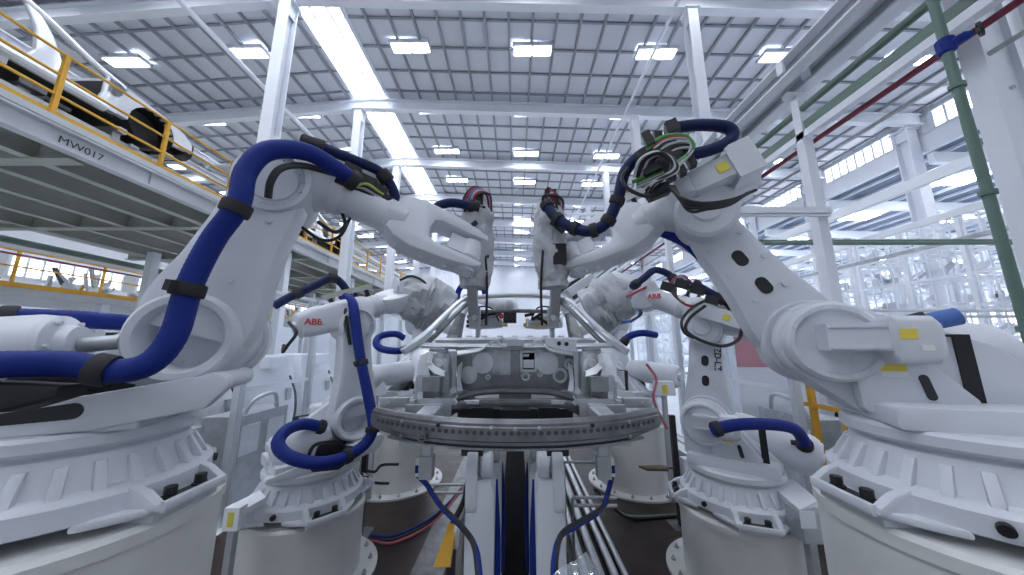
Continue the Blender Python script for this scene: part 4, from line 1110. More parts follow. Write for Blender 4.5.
# --- crash boxes, front rails, crossmembers
for sg in (-1, 1):
    m = MB(); 
    m.loft([rr((sg * .52, 1.86, H - .44), X, Z, .10, .12, .01, 1), rr((sg * .50, 2.08, H - .42), X, Z, .11, .13, .01, 1)])
    m.box((sg * .50, 2.09, H - .42), (.20, .015, .18)); m.build('crash_box', 'steel', car, smooth=False)
    m = MB()
    m.loft([rr((sg * .50, 2.10, H - .42), X, Z, .10, .13, .012, 1), rr((sg * .46, 2.35, H - .40), X, Z, .10, .14, .012, 1), rr((sg * .42, 2.62, H - .42), X, Z, .11, .15, .012, 1), rr((sg * .42, 3.4, H - .62), X, Z, .12, .14, .012, 1)])
    m.build('front_rail', 'panel_steel', car)
    # bracket pieces around the rail end, right above the beam
    m = MB(); m.box(Q(396, 402, 2.12, sg), (.17, .05, .055), bevel=.006); m.cyl(Q(390, 402, 2.09, sg), Q(390, 402, 2.08, sg), .01); m.build('corner_bracket', 'galv', car)
    m = MB(); a = Q(411, 406, 2.12, sg); b = Q(439, 405, 2.12, sg); m.bar(a, b, .05, .02, .004, up=Yv); 
    m.bar(Q(407, 412, 2.05, sg), Q(443, 412, 2.05, sg), .09, .03, .004, up=Yv)
    m.bar(Q(414, 400, 2.12, sg), Q(414, 418, 2.12, sg), .03, .06, .003, up=Yv); m.bar(Q(437, 398, 2.12, sg), Q(440, 418, 2.12, sg), .04, .06, .003, up=Yv)
    link = m.build('radiator_mount', 'steel', car)
    m = MB()
    for px in (413, 437): c = Q(px, 405, 2.10, sg); m.lathe([(.012, 0), (.022, 0), (.022, .02), (.012, .02), (.012, 0)], c, -Yv, 14)
    m.build_each('bushing', 'galv', link)
    m = MB(); m.box(Q(433.5, 383.5, 2.18, sg), (.115, .08, .09), bevel=.006); m.build('battery_bracket', 'panel_steel', car)
    m = MB(); m.loft([rr(Q(433, 389, 2.22, sg), X, Yv, .10, .09, .006, 1), rr(Q(434, 402, 2.22, sg), X, Yv, .11, .10, .006, 1)])
    for k in range(4): m.box(Q(429 + (k % 2) * 9, 393 + (k // 2) * 7, 2.17, sg), (.02, .01, .02), bevel=.002)
    m.build('mount_block', 'dark_steel', car)
    # wheelhouse apron: curved bright pressings
    def rows(tab, Ys): return [[Q(a, b, y, sg) for (a, b), y in zip(r, Ys)] for r in tab]
    m = MB()
    m.sheet([[Q(411, 350, 2.75, sg), Q(420, 345, 2.80, sg), Q(432, 345, 2.82, sg), Q(444, 348, 2.80, sg)],
             [Q(412, 358, 2.55, sg), Q(421, 351, 2.60, sg), Q(433, 350, 2.62, sg), Q(446, 353, 2.62, sg)],
             [Q(416, 370, 2.42, sg), Q(424, 360, 2.45, sg), Q(432, 356, 2.50, sg), Q(444, 358, 2.52, sg)],
             [Q(414, 383, 2.34, sg), Q(422, 376, 2.34, sg), Q(428, 366, 2.38, sg), Q(434, 361, 2.44, sg)]], .008)
    m.build('wheelhouse', 'bright_steel', car)
    m = MB()
    m.sheet([[Q(422, 356, 2.40, sg), Q(430, 353, 2.38, sg), Q(434, 356, 2.36, sg)],
             [Q(420, 364, 2.36, sg), Q(428, 363, 2.30, sg), Q(433, 364, 2.30, sg)],
             [Q(419, 374, 2.32, sg), Q(425, 374, 2.28, sg), Q(430, 371, 2.30, sg)],
             [Q(420, 388, 2.28, sg), Q(427, 390, 2.26, sg), Q(433, 384, 2.28, sg)],
             [Q(419, 399, 2.24, sg), Q(428, 400, 2.24, sg), Q(436, 396, 2.26, sg)]], .008)
    m.build('apron_flap', 'bright_steel', car)
    m = MB(); m.loft([rr(Q(424, 384, 2.26, sg), X, Z, .10, .12, .015, 1), rr(Q(424, 384, 2.40, sg), X, Z, .10, .13, .015, 1)]); 
    for a, b in ((420, 380), (427, 390), (421, 394)): m.cyl(Q(a, b, 2.26, sg), Q(a, b, 2.25, sg) , .010, seg=10)
    m.build('headlamp_mount', 'steel', car)
    # strut tower: boxy tower with domed top and a stamped front face
    m = MB()
    m.loft([rr(Q(440, 372, 2.45, sg) + Z * -.16, X, Yv, .24, .26, .03, 2), rr(Q(440, 372, 2.45, sg), X, Yv, .22, .26, .04, 2), rr(Q(440, 360, 2.47, sg), X, Yv, .20, .24, .05, 2), rr(Q(440, 352, 2.50, sg), X, Yv, .17, .20, .06, 2)])
    tc = Q(440, 351.5, 2.50, sg); m.lathe([(0, 0), (.075, 0), (.07, .02), (.03, .025), (.028, .01), (0, .01)], tc, Z, 24)
    tw = m.build('strut_tower', 'panel_steel', car)
    m = MB(); c = Q(440, 363, 2.335, sg); m.lathe([(.0, 0), (.03, 0), (.033, .012), (.018, .014), (.016, .004), (0, .004)], c, -Yv, 18)
    for a, b in ((434, 357), (446, 358), (434, 370), (446, 371)): m.cyl(Q(a, b, 2.33, sg), Q(a, b, 2.32, sg), .008, seg=8)
    m.sheet([[Q(430, 358, 2.33, sg), Q(436, 366, 2.30, sg), Q(445, 371, 2.32, sg)], [Q(428, 366, 2.30, sg), Q(435, 374, 2.27, sg), Q(446, 377, 2.30, sg)]], .006)
    m.build('tower_stamping', 'bright_steel', tw)
    # vertical flanged stay running down from the cowl to the rail beside the firewall
    m = MB()
    m.sheet([[Q(449, 352, 2.52, sg), Q(453, 352, 2.50, sg), Q(457, 352, 2.54, sg)], [Q(448, 370, 2.46, sg), Q(453, 370, 2.43, sg), Q(456, 370, 2.48, sg)], [Q(447, 388, 2.38, sg), Q(451, 389, 2.36, sg), Q(455, 386, 2.42, sg)], [Q(446, 402, 2.28, sg), Q(452, 404, 2.26, sg), Q(458, 398, 2.34, sg)]], .012)
    m.build('dash_stay', 'steel', car)
    m = MB(); m.box(Q(450, 402, 2.22, sg), (.07, .06, .035), bevel=.008); m.cyl(Q(448, 401, 2.19, sg), Q(448, 401, 2.17, sg), .014); m.bar(Q(454, 399, 2.22, sg), Q(458, 404, 2.22, sg), .03, .02); m.build('rail_bracket', 'bright_steel', car)
    # white side stays that show beside the firewall
    m = MB(); m.sheet([[Q(459, 366, 2.60, sg), Q(463, 362, 2.62, sg)], [Q(457, 380, 2.55, sg), Q(461, 380, 2.58, sg)], [Q(457, 392, 2.46, sg), Q(463, 392, 2.50, sg)]], .012); m.build('side_gusset', 'bright_steel', car)
# --- firewall with its stampings
def F(px, py, Y=2.66): return P(px, py, Y)
fz = F(516, 363).z
m = MB()
tl, tr_, br, bl = F(456, 346), F(577, 346), F(575, 388), F(457, 388)
m.loft([[tl, tr_, br, bl], [p + Yv * .02 for p in (tl, tr_, br, bl)]])
fw = m.build('firewall', 'panel_steel', car, smooth=False)
m = MB()
def disc(px, py, r, h=.020, hole=0.0):
    c = F(px, py) ; pr = [(hole, 0), (r, 0), (r * .96, h), (hole or 0, h)] + ([(hole, 0)] if hole else [])
    m.lathe(pr, c, -Yv, 32)
    n = int(6 + r * 40)
    for k in range(n):
        a = 2 * PI * k / n; q_ = c + X * (r * .78 * math.cos(a)) + Z * (r * .78 * math.sin(a)) - Yv * (h - .002); m.cyl(q_, q_ - Yv * .006, .0045, seg=8)
disc(483, 363, .088); disc(547, 363, .092); disc(469, 375, .070, .010); disc(560, 375.5, .062, .012, .040); disc(569, 364, .045, .01, .02); disc(503, 371.5, .022, .012, .008); disc(488, 377, .022, .01, .008); disc(540, 374.5, .022, .01, .008); disc(495, 345.5, .05, .02, .03); disc(538, 345.5, .05, .02, .03)
m.build_each('round_stamping', 'bright_steel', fw)
m = MB()
pl = [(F(471, 352).x, F(471, 352).z), (F(500, 349).x, F(500, 349).z), (F(512, 349).x, F(512, 349).z), (F(512, 376).x, F(512, 376).z), (F(490, 375).x, F(490, 375).z), (F(474, 366).x, F(474, 366).z)]
m.prism(pl, (0, 2.66, 0), X, Z, -Yv, 0, .008, .003)
pl = [(F(519, 348).x, F(519, 348).z), (F(563, 350).x, F(563, 350).z), (F(566, 362).x, F(566, 362).z), (F(556, 375).x, F(556, 375).z), (F(520, 377).x, F(520, 377).z)]
m.prism(pl, (0, 2.66, 0), X, Z, -Yv, 0, .008, .003)
for px in (494, 502.5, 507): m.box(F(px, 361) - Yv * .012, (.012, .014, .20), bevel=.004)
m.box(F(505.5, 361) - Yv * .008, (.085, .012, .215), bevel=.004)
m.build_each('raised_panel', 'steel', fw)
m = MB(); m.box(F(515, 363) - Yv * .012, (.075, .02, .26), bevel=.006)
for sx in (-3.2, 3.2):
    for k in range(5): m.box(F(515 + sx, 354 + k * 4.2) - Yv * .024, (.016, .01, .016), bevel=.003)
rib = m.build('centre_rib', 'panel_steel', fw)
m = MB(); c = F(528.5, 361); w_ = .115; h_ = .15
for dx, dz, ww, hh in ((-w_ / 2, 0, .018, h_), (w_ / 2, 0, .018, h_), (0, h_ / 2, w_ + .018, .018), (0, -h_ / 2, w_ + .018, .018)): m.box(c + X * dx + Z * dz - Yv * .016, (ww, .03, hh), bevel=.004)
m.lathe([(.020, 0), (.036, 0), (.034, .02), (.02, .02), (.02, 0)], F(525.5, 376.5), -Yv, 18)
opf = m.build('opening_frame', 'bright_steel', fw)
m = MB(); m.box(c - Yv * .004, (w_ - .01, .008, h_ - .01)); m.build('opening', 'dark', opf)
m = MB(); m.box(c - Yv * .010 + Z * -.022, (w_ - .03, .006, .065), bevel=.002); m.box(c - Yv * .010 + Z * .045 + X * -.02, (.05, .006, .02), bevel=.002); m.build('blanking_plate', 'bright_steel', opf)
for px, py in ((559, 343.5), (566.5, 344)):
    m = MB(); m.cyl(F(px, py, 2.58), F(px, py, 2.575), .017, seg=16); m.build('hole', 'black', fw)
# upper dash brackets left and right of the firewall
for sg in (-1, 1):
    m = MB(); m.sheet([[Q(457, 351, 2.60, sg), Q(470, 349, 2.60, sg), Q(482, 347, 2.62, sg), Q(488, 343, 2.64, sg)], [Q(456, 355, 2.52, sg), Q(470, 353, 2.52, sg), Q(480, 351, 2.55, sg), Q(487, 346, 2.6, sg)]], .012); m.build('dash_bracket', 'bright_steel', car)
m = MB(); m.sheet([[F(545, 339.5, 2.60), F(562, 339.5, 2.60), F(577, 340, 2.60)], [F(545, 346, 2.585), F(562, 350, 2.585), F(576, 352, 2.58)]], .008); m.build('dash_panel', 'bright_steel', car)
m = MB(); m.box(F(515.5, 343, 2.60), (.14, .05, .045), bevel=.008)
for k in range(4): m.cyl(F(509 + k * 4.4, 343, 2.57), F(509 + k * 4.4, 343, 2.565), .008, seg=10)
m.build('cowl_bracket', 'steel', car)
# --- cowl and windscreen base
m = MB(); secs = []
for i in range(25):
    x = -.86 + 1.72 * i / 24; y = 2.58 + .16 * (abs(x) / .86) ** 2; z = H - .015 + .012 * (abs(x) / .86) ** 2
    secs.append([V((x, y, z)), V((x, y + .10, z + .028)), V((x, y + .13, z + .010)), V((x, y + .02, z - .022))])
m.loft(secs); m.build('cowl', 'bright_steel', car)
m = MB(); secs = []
for i in range(25):
    x = -.70 + 1.40 * i / 24; y = 2.72 + .12 * (abs(x) / .86) ** 2; z = H + .045
    secs.append([V((x, y, z)), V((x, y + .06, z + .02)), V((x, y + .08, z - .01)), V((x, y + .01, z - .03))])
m.loft(secs)
for i in range(9): m.box((-.52 + i * .13, 2.735, H + .075), (.05, .05, .012), bevel=.003)
m.build('dash_beam', 'steel', car)
# --- pillars, header, roof rails
for sg in (-1, 1):
    m = MB()
    pts = [Q(404, 352, 2.70, sg), Q(416, 343, 2.76, sg), Q(430, 331, 2.90, sg), Q(447, 314, 3.10, sg), Q(460, 302, 3.26, sg), Q(467, 298, 3.38, sg)]
    sp_ = spline(pts, 5); secs = []
    for i, p in enumerate(sp_):
        t_ = (sp_[min(i + 1, len(sp_) - 1)] - sp_[max(i - 1, 0)]).normalized(); x_, y_, z_ = basis(t_)
        w_ = .10 - .045 * min(1, i / (len(sp_) * .5)); secs.append(rr(p, x_, y_, w_, w_ * .55, .006, 1))
    m.loft(secs); m.build('a_pillar', 'bright_steel', car)
    m = MB(); secs = []
    inn = [p + V((-sg * .055, .03, -.035)) for p in sp_[3:]]
    for i, p in enumerate(inn):
        t_ = (inn[min(i + 1, len(inn) - 1)] - inn[max(i - 1, 0)]).normalized(); x_, y_, z_ = basis(t_); secs.append(rr(p, x_, y_, .05, .03, .006, 1))
    m.loft(secs); m.build('pillar_flange', 'dark_steel', car)
    m = MB(); top = sp_[-1]
    m.tube([top, V((sg * .56, 3.9, H + .55)), V((sg * .57, 4.6, H + .50)), V((sg * .60, 5.2, H + .33)), V((sg * .66, 5.7, H + .08))], .045, 10); m.build('roof_rail', 'steel', car)
    m = MB(); m.loft([rr(V((sg * .76, 3.95, H - .02)), X, Yv, .07, .15, .02, 1), rr(V((sg * .70, 3.98, H + .25)), X, Yv, .06, .12, .02, 1), rr(V((sg * .58, 4.0, H + .52)), X, Yv, .05, .09, .02, 1)]); m.build('b_pillar', 'bright_steel', car)
    m = MB(); m.loft([rr(V((sg * .80, 2.9, H - .52)), X, Z, .12, .16, .03, 1), rr(V((sg * .80, 5.0, H - .52)), X, Z, .12, .16, .03, 1)]); m.build('sill', 'steel', car)
    m = MB(); m.loft([rr(V((sg * .80, 2.86, H - .5)), X, Yv, .10, .22, .03, 1), rr(V((sg * .80, 2.84, H - .2)), X, Yv, .10, .18, .03, 1), rr(V((sg * .80, 2.82, H - .0)), X, Yv, .09, .16, .03, 1)]); m.build('hinge_pillar', 'steel', car)
    m = MB(); m.sheet([[V((sg * .74, 4.7, H + .02)), V((sg * .72, 5.2, H + .06)), V((sg * .70, 5.8, H + .06))], [V((sg * .80, 4.7, H - .3)), V((sg * .80, 5.2, H - .1)), V((sg * .80, 5.8, H - .1))], [V((sg * .80, 4.8, H - .5)), V((sg * .80, 5.1, H - .35)), V((sg * .80, 5.8, H - .3))]], .02); m.build('rear_quarter', 'steel', car)
    m = MB(); m.sheet([[Q(446, 341, 3.1, sg), Q(452, 327, 3.3, sg), Q(459, 312, 3.5, sg)], [Q(462, 341, 3.1, sg), Q(464, 329, 3.3, sg), Q(466, 315, 3.5, sg)]], .01); m.build('inner_side_panel', 'dark_steel', car)
m = MB(); a, b = Q(466, 298.5, 3.38, -1), Q(466, 298.5, 3.38, 1); secs = []
for i in range(17):
    t_ = i / 16; p = a.lerp(b, t_) + Z * (.022 * (1 - (2 * t_ - 1) ** 2)) - Yv * (.08 * (1 - (2 * t_ - 1) ** 2)); secs.append(rr(p, Yv, Z, .12, .035, .01, 1))
m.loft(secs); m.build('roof_header', 'bright_steel', car)
m = MB(); secs = []
for i in range(13):
    t_ = i / 12; p = V((-.56 + 1.12 * t_, 4.5, H + .46 + .02 * (1 - (2 * t_ - 1) ** 2))); secs.append(rr(p, Yv, Z, .09, .05, .01, 1))
m.loft(secs); m.build('roof_bow', 'dark_steel', car)
m = MB(); m.loft([rr(V((x, 5.6, H + .08)), Yv, Z, .3, .05, .01, 1) for x in (-.66, 0, .66)])
for i in range(8): m.box((-.5 + i * .14, 5.46, H + .12), (.08, .05, .03), bevel=.006)
m.build('parcel_shelf', 'bright_steel', car)
m = MB(); m.box((0, 4.3, H - .50), (1.5, 3.2, .03)); m.box((0, 4.3, H - .44), (.26, 3.2, .14), bevel=.03)
for y in (3.6, 4.4): m.box((0, y, H - .46), (1.5, .12, .08), bevel=.01)
m.build('floor_pan', 'panel_steel', car)
# --- cross members and dark front subframe
m = MB(); secs = []
for i in range(21):
    x = -.44 + .88 * i / 20; e = (abs(x) / .44) ** 4
    secs.append(rr(V((x, 2.50 - .14 * e, H - .34 - .05 * e)), Yv, Z, .10, .035, .012, 2))
m.loft(secs); m.build('dash_crossmember', 'dark_steel', car)
m = MB(); secs = []
for i in range(21):
    x = -.42 + .84 * i / 20; e = (abs(x) / .42) ** 4
    secs.append(rr(V((x, 2.36 - .10 * e, H - .40)), Yv, Z, .09, .045, .012, 2))
m.loft(secs); sf = m.build('front_crossmember', 'dark_steel', car)
m = MB()
for sg in (-1, 1): m.box((sg * .30, 2.30, H - .385), (.10, .05, .02), bevel=.004)
m.build_each('end_tab', 'bright_steel', sf)
m = MB(); m.box((0, 2.75, H - .53), (.86, .5, .12), bevel=.02); m.box((-.24, 2.5, H - .52), (.14, .12, .14), bevel=.02); m.box((.24, 2.5, H - .52), (.14, .12, .14), bevel=.02)
m.box((0, 2.45, H - .53), (.22, .10, .14), bevel=.02); m.build('subframe', 'black', car)
m = MB(); m.box((0, 2.42, H - .60), (.56, .06, .08), bevel=.01)
for x in (-.2, .2): m.box((x, 2.2, H - .585), (.12, .14, .05), bevel=.015)
m.build('radiator_support', 'dark_steel', car)
# --- tooling seen through the windscreen
t = thing('gripper_head', P(500, 318, 5.2), 'white robot gripper head reaching in through the rear window of the car body', 'gripper')
m = MB(); m.loft([rr(P(478, 300, 4.9), Yv, Z, .10, .10, .04, 3), rr(P(494, 303, 4.9), Yv, Z, .20, .17, .07, 3), rr(P(508, 305, 4.9), Yv, Z, .26, .26, .12, 3), rr(P(514, 306, 4.9), Yv, Z, .24, .24, .11, 3), rr(P(518, 306, 4.9), Yv, Z, .12, .12, .05, 3)]); m.build('housing', 'paint', t)
m = MB(); c = P(509, 305, 4.74); m.lathe([(0, 0), (.07, 0), (.07, .02), (.04, .03), (0, .03)], c, -Yv, 20); m.build('cap', 'galv', t)
rq = random.Random(9); 
specs = [('welding_gun', 'white spot welding gun body inside the car shell, left of centre', 486, 322, 'paint'), ('welding_gun', 'white spot welding gun body inside the car shell, right of centre', 545, 322, 'paint')]
for nm, lb, px, py, mm in specs:
    c = P(px, py, 4.7); t = thing(nm, c, lb, 'welding gun')
    m = MB(); m.loft([rr(c + V((dx, 0, dz)), Yv, Z, .16, h_, .03, 2) for dx, dz, h_ in ((-.26, -.04, .10), (-.12, 0, .22), (.08, .02, .24), (.24, -.02, .12))]); m.build('body', mm, t)
    m = MB(); m.mt(0)
    for k in range(8): m.mt(rq.choice((0, 1, 2))).bar(c + V((rq.uniform(-.3, .3), -.1, rq.uniform(-.1, .14))), c + V((rq.uniform(-.3, .3), -.14, rq.uniform(-.1, .14))), .03, .04)
    m.build('clamp', ['brass', 'galv', 'black'], t)
    m = MB(); m.tube([c + V((-.2, -.1, .05)), c + V((-.1, -.15, .2)), c + V((.1, -.15, .18)), c + V((.2, -.1, .0))], .012, 8); m.build('cable', 'black', t)
c = P(510, 318, 4.5); t = thing('clamp_unit', c, 'dark clamp unit with red cap inside the car shell', 'clamp')
m = MB(); m.box(c, (.18, .14, .14), bevel=.02); m.cyl(c + V((-.02, -.07, 0)), c + V((-.02, -.12, 0)), .04); m.build('body', 'black', t)
m = MB(); m.cyl(c + V((-.12, -.02, .02)), c + V((-.12, -.10, .02)), .035); m.build('cap', 'red', t)
for i, (px, w_) in enumerate(((498, .3), (535, .36), (556, .2))):
    c = P(px, 325, 5.0); m = MB(); m.box(c, (w_, .1, .05), bevel=.01)
    for k in range(3): m.box(c + V((-w_ / 3 + k * w_ / 3, -.03, .06)), (.05, .05, .08), bevel=.008)
    tag(m.build('locating_fixture', 'brass' if i != 2 else 'galv'), ('small brass coloured locating fixture inside the car shell, left of centre', 'small brass coloured locating fixture inside the car shell, right of centre', 'small grey locating fixture inside the car shell by the right pillar')[i], 'fixture')
t = thing('roof_gripper', P(575, 285, 5.6), 'white boxy gripper frame leaning above the right roof rail of the car body', 'gripper')
a, b = P(566, 297, 5.4), P(590, 280, 5.6)
m = MB(); m.bar(a, b, .30, .22, .03); m.build('housing', 'paint', t)
m = MB(); m.bar(a + V((-.14, -.14, .06)), b + V((-.14, -.14, .06)), .05, .05); m.bar(a + V((.10, -.16, -.04)), b + V((.10, -.16, -.04)), .05, .05); m.build('rail', 'dark', t)
m = MB(); m.tube([a + V((-.1, -.1, 0)), a + V((-.25, -.1, .15)), a + V((-.1, -.1, .4)), b], .02, 8); m.build('cable', 'black', t)

# ================================================================== LIFT POSTS UNDER THE BODY
def post(x, y, top, w, label, sg):
    t = thing('lift_post', (x, y, 0), label, 'lift post', 'white lift posts carrying the car body')
    m = MB()
    m.prism([(-w / 2, 0), (w / 2, 0), (w / 2, top - .20), (w / 2 - .02, top - .14), (-w / 2 + .06, top - .14), (-w / 2, top - .30)] if sg < 0 else [(-w / 2, 0), (w / 2, 0), (w / 2, top - .30), (w / 2 - .06, top - .14), (-w / 2 + .02, top - .14), (-w / 2, top - .20)], (x, y, 0), X, Z, Yv, -.09, .11, .006)
    m.build('post', 'paint', t)
    m = MB(); m.prism(hull([(0, top - .09, .085), (0, top - .24, .085)]), (x + sg * w * .30, y - .02, 0), Yv, Z, X, -.03, .03, .008); m.build('pivot_arm', 'paint', t)
    m = MB(); m.cyl((x - sg * .0, y, top - .085), (x - sg * w * .42, y, top - .085), .068, seg=28, ch=.01); m.build('pivot_drum', 'paint', t)
    m = MB(); m.box((x + sg * .05, y + .03, top + .03), (.12, .14, .12), bevel=.006); m.build('clamp_block', 'black', t)
    m = MB(); m.box((x, y, .02), (w * 1.5, .32, .04)); m.build('base_plate', 'paint', t)
    m = MB(); m.tube([(x - sg * w * .45, y + .1, top - .2), (x - sg * w * .6, y + .02, top - .5), (x - sg * w * .55, y - .05, top - .9)], .018, 8, 6); m.build('cable', 'blue', t)
for sg, nm in ((-1, 'left'), (1, 'right')):
    p = P(515 + sg * 33, 448, 1.92); post(p.x, 1.92, p.z, .15, 'near white lift post on the %s with round pivot head under the bumper beam' % nm, sg)
    p = P(515 + sg * 23, 440, 2.75); post(p.x, 2.75, p.z, .16, 'rear white lift post on the %s, half hidden behind the near one' % nm, sg)
    # clamp box hanging below each end of the beam
    c = P(515 + sg * 88, 466, 1.98)
    t = thing('clamp_box', c - Z * .06, 'small grey clamp box hanging under the %s end of the bumper beam' % nm, 'clamp')
    m = MB(); m.box(c, (.075, .07, .12), bevel=.005); m.build('housing', 'galv', t)
    m = MB(); m.box(c + X * (sg * .05) + Z * .0, (.022, .04, .10), bevel=.004); m.build('coupling', 'label_white', t)
    m = MB(); m.box(c + X * (sg * .052) - Z * .01 - Yv * .022, (.018, .004, .04)); m.build('coupling_band', 'blue', t)
    m = MB(); m.bar(c + Z * .06, c + Z * .14, .04, .05); m.bar(c + Z * .13 - X * .16, c + Z * .13 + X * .16, .03, .05, up=Yv); m.build('hanger', 'galv', t)
    m = MB(); q0 = c + X * (sg * .05) - Z * .05
    if sg < 0: pts = [q0, P(427, 485, 1.96), P(440, 505, 1.88), P(460, 525, 1.78), P(474, 545, 1.68), P(479, 580, 1.58)]
    else: pts = [q0, P(608, 492, 1.96), P(602, 508, 1.9), P(580, 522, 1.78), P(562, 534, 1.7), P(556, 555, 1.62), P(555, 585, 1.56)]
    m.tube(pts, .014, 10, 8); tag(m.build('cable', 'black'), 'black cable drooping from the clamp box at %s to the lift post foot' % nm, 'cable')
    m = MB(); m.tube([p + V((sg * -.012, -.016, -.006)) for p in pts], .011, 10, 8); tag(m.build('air_hose', 'blue'), 'blue air hose running beside the black cable below the %s clamp box' % nm, 'hose')
# ================================================================== FLOOR OF THE CELL
m = MB(); a = P(452, 462, 5.0)
p0, p1, p2, p3 = [V((x, y, 0)) for x, y in ((-1.02, 1.6), (-.70, 1.6), (-.70, 7.5), (-1.02, 7.5))]
m.loft([[p + Z * .004 for p in (p0, p1, p2, p3)], [p + Z * .02 for p in (p0, p1, p2, p3)]]); tag(m.build('floor_plate', 'floor_plate', smooth=False), 'worn grey steel floor strip left of the lift posts', 'floor plate')
m = MB(); m.box((0, 5, .006), (.36, 12, .006)); structure(m, 'floor_channel', 'gap_shade')  # flat strip; the trench's shade is put into its near-black colour
for i, x in enumerate((.66, .80, .94, 1.04)):
    m = MB(); m.cyl((x, 1.5, .06), (x, 7.4, .06), (.04, .045, .04, .03)[i]); 
    tag(m.build('floor_pipe', 'galv'), ('grey floor pipe nearest the lift posts on the right', 'second grey floor pipe right of the lift posts', 'third grey floor pipe right of the lift posts', 'thin outermost floor pipe at right of the lift posts')[i], 'pipe', 'grey pipes on the cell floor')
for i, (y, z_) in enumerate(((3.9, .9), (3.4, .75), (3.4, .68), (4.6, .95))):
    m = MB(); m.cyl((.55, y, z_), (.98, y, z_), .015); m.cyl((.55, y, 0.004), (.55, y, z_), .015); tag(m.build('guide_rod', 'galv'), ('chrome guide rod bracket farthest but one among the floor pipes', 'upper chrome guide rod of the near pair above the floor pipes', 'lower chrome guide rod of the near pair above the floor pipes', 'farthest chrome guide rod above the floor pipes')[i], 'rod')
for i, z_ in enumerate((.62, .70)):
    m = MB(); m.cyl((-.92, 3.8, z_), (-.55, 3.8, z_), .014); m.cyl((-.55, 3.8, .02), (-.55, 3.8, z_), .014); tag(m.build('guide_rod', 'galv'), ('lower', 'upper')[i] + ' short chrome guide rod left of the lift posts', 'rod')
# yellow guard
t = thing('guard_bracket', (-.50, 2.3, 0), 'yellow guard plate on the floor strip left of the lift posts', 'guard')
a, b, c_, d = P(449, 523, 2.25), P(456, 524, 2.25), P(450, 567, 2.0), P(433, 567, 2.0)
m = MB(); m.loft([[a, b, c_, d], [p + V((0, .03, -.02)) for p in (a, b, c_, d)]]); m.build('plate', 'yellow', t, smooth=False)
m = MB(); q_ = P(455, 535, 2.25); m.lathe([(0, 0), (.07, 0), (.07, .02), (0, .02)], q_, X, 20); m.build('disc', 'label_white', t)
m = MB(); m.bar(P(452, 530, 2.3), V((P(452, 530, 2.3).x, 2.3, 0)), .05, .05); m.build('stand', 'dark', t)
m = MB(); m.tube([P(472, 462, 2.35), P(468, 480, 2.35), P(464, 500, 2.35), P(452, 525, 2.3)], .018, 8, 6); tag(m.build('support_rod', 'black'), 'black rod from the left lift post down to the yellow guard', 'rod')
# clear film hanging at the lower edge
t = thing('plastic_sheet', (.30, 1.5, 0.9), 'crumpled clear plastic sheet at the foot of the right lift post', 'plastic sheet')
m = MB(); m.sheet([[P(548, 580, 1.42), P(560, 568, 1.44), P(575, 561, 1.46), P(586, 552, 1.47)], [P(556, 590, 1.40), P(572, 580, 1.40), P(588, 575, 1.41), P(598, 572, 1.43)], [P(560, 600, 1.38), P(575, 598, 1.37), P(595, 592, 1.38), P(606, 590, 1.4)]], .003); m.build('film', 'clear_film', t)
m = MB(); m.box((P(575, 590, 1.45).x, 1.5, .5), (.03, .03, 1.0)); m.build('stand', 'galv', t)
# air lines on the floor between the left middle robot and the strip
for k, (mm, lb) in enumerate((('rose', 'dull red air line snaking over the floor from the left middle robot'), ('black', 'black cable snaking over the floor from the left middle robot'), ('blue', 'blue air line snaking over the floor from the left middle robot'))):
    m = MB(); m.tube([V((-1.65, 4.05, .03 + k * .02)), V((-1.35, 4.0 + k * .03, .03 + k * .02)), V((-1.0, 4.4 + k * .04, .05 + k * .02)), V((-.7, 4.75 + k * .05, .3)), V((-.55, 4.9, .5))], .014, 8, 8); tag(m.build('air_line', mm), lb, 'hose')
for k, (mm, lb) in enumerate((('black', 'black cable curving over the floor towards the right far pedestal'), ('green', 'green air line curving over the floor towards the right far pedestal'))):
    m = MB(); m.tube([V((.95, 4.2, .5 - k * .03)), V((1.2, 4.3, .25)), V((1.5, 4.5 + k * .05, .04)), V((2.2, 4.6, .03)), V((2.6, 4.4, .03))], .018, 8, 8); tag(m.build('air_line', mm), lb, 'hose')
# stands beside the pedestals
def stand(x, y, ztop, label, kind):
    t = thing('service_stand', (x, y, 0), label, 'stand')
    m = MB(); m.box((x, y, ztop / 2), (.06, .06, ztop), bevel=.004); m.build('post', 'black', t)
    m = MB(); m.box((x, y, .01), (.26, .26, .02)); m.build('base_plate', 'dark_steel', t)
    return t
p = P(362, 500, 4.2)
t = stand(p.x, 4.2, P(362, 425, 4.2).z, 'black stand with two prongs beside the left middle pedestal', 0)
z_ = P(362, 470, 4.2).z
for dz, ln in ((0, .34), (-.12, .24)):
    m = MB(); m.tube([(p.x, 4.2, z_ + dz), (p.x + .15, 4.15, z_ + dz), (p.x + .24, 4.13, z_ + dz + .08 * (dz == 0)), (p.x + ln + .1, 4.13, z_ + dz + .09 * (dz == 0))], .016, 8, 5); m.build('prong', 'black', t)
m = MB(); m.box((p.x - .14, 4.16, P(350, 470, 4.2).z), (.14, .12, .36), bevel=.008); bx_ = m.build('switch_box', 'paint', t)
p = P(679, 500, 4.4)
t = stand(p.x, 4.4, P(679, 415, 4.4).z, 'black stand holding a brown tray beside the right middle pedestal', 1)
m = MB(); c = P(656, 468, 4.4); m.prism([(-.20, .05), (-.14, -.07), (.12, -.08), (.17, .03), (.10, .08)], c, X, Yv, Z, -.012, .012, .004); m.bar(c + X * .12, V((p.x, 4.4, c.z)), .02); tr2 = m.build('tray', 'wood', t)
m = MB(); m.box((p.x + .13, 4.36, P(690, 472, 4.4).z), (.14, .12, .36), bevel=.008); m.build('switch_box', 'paint', t)
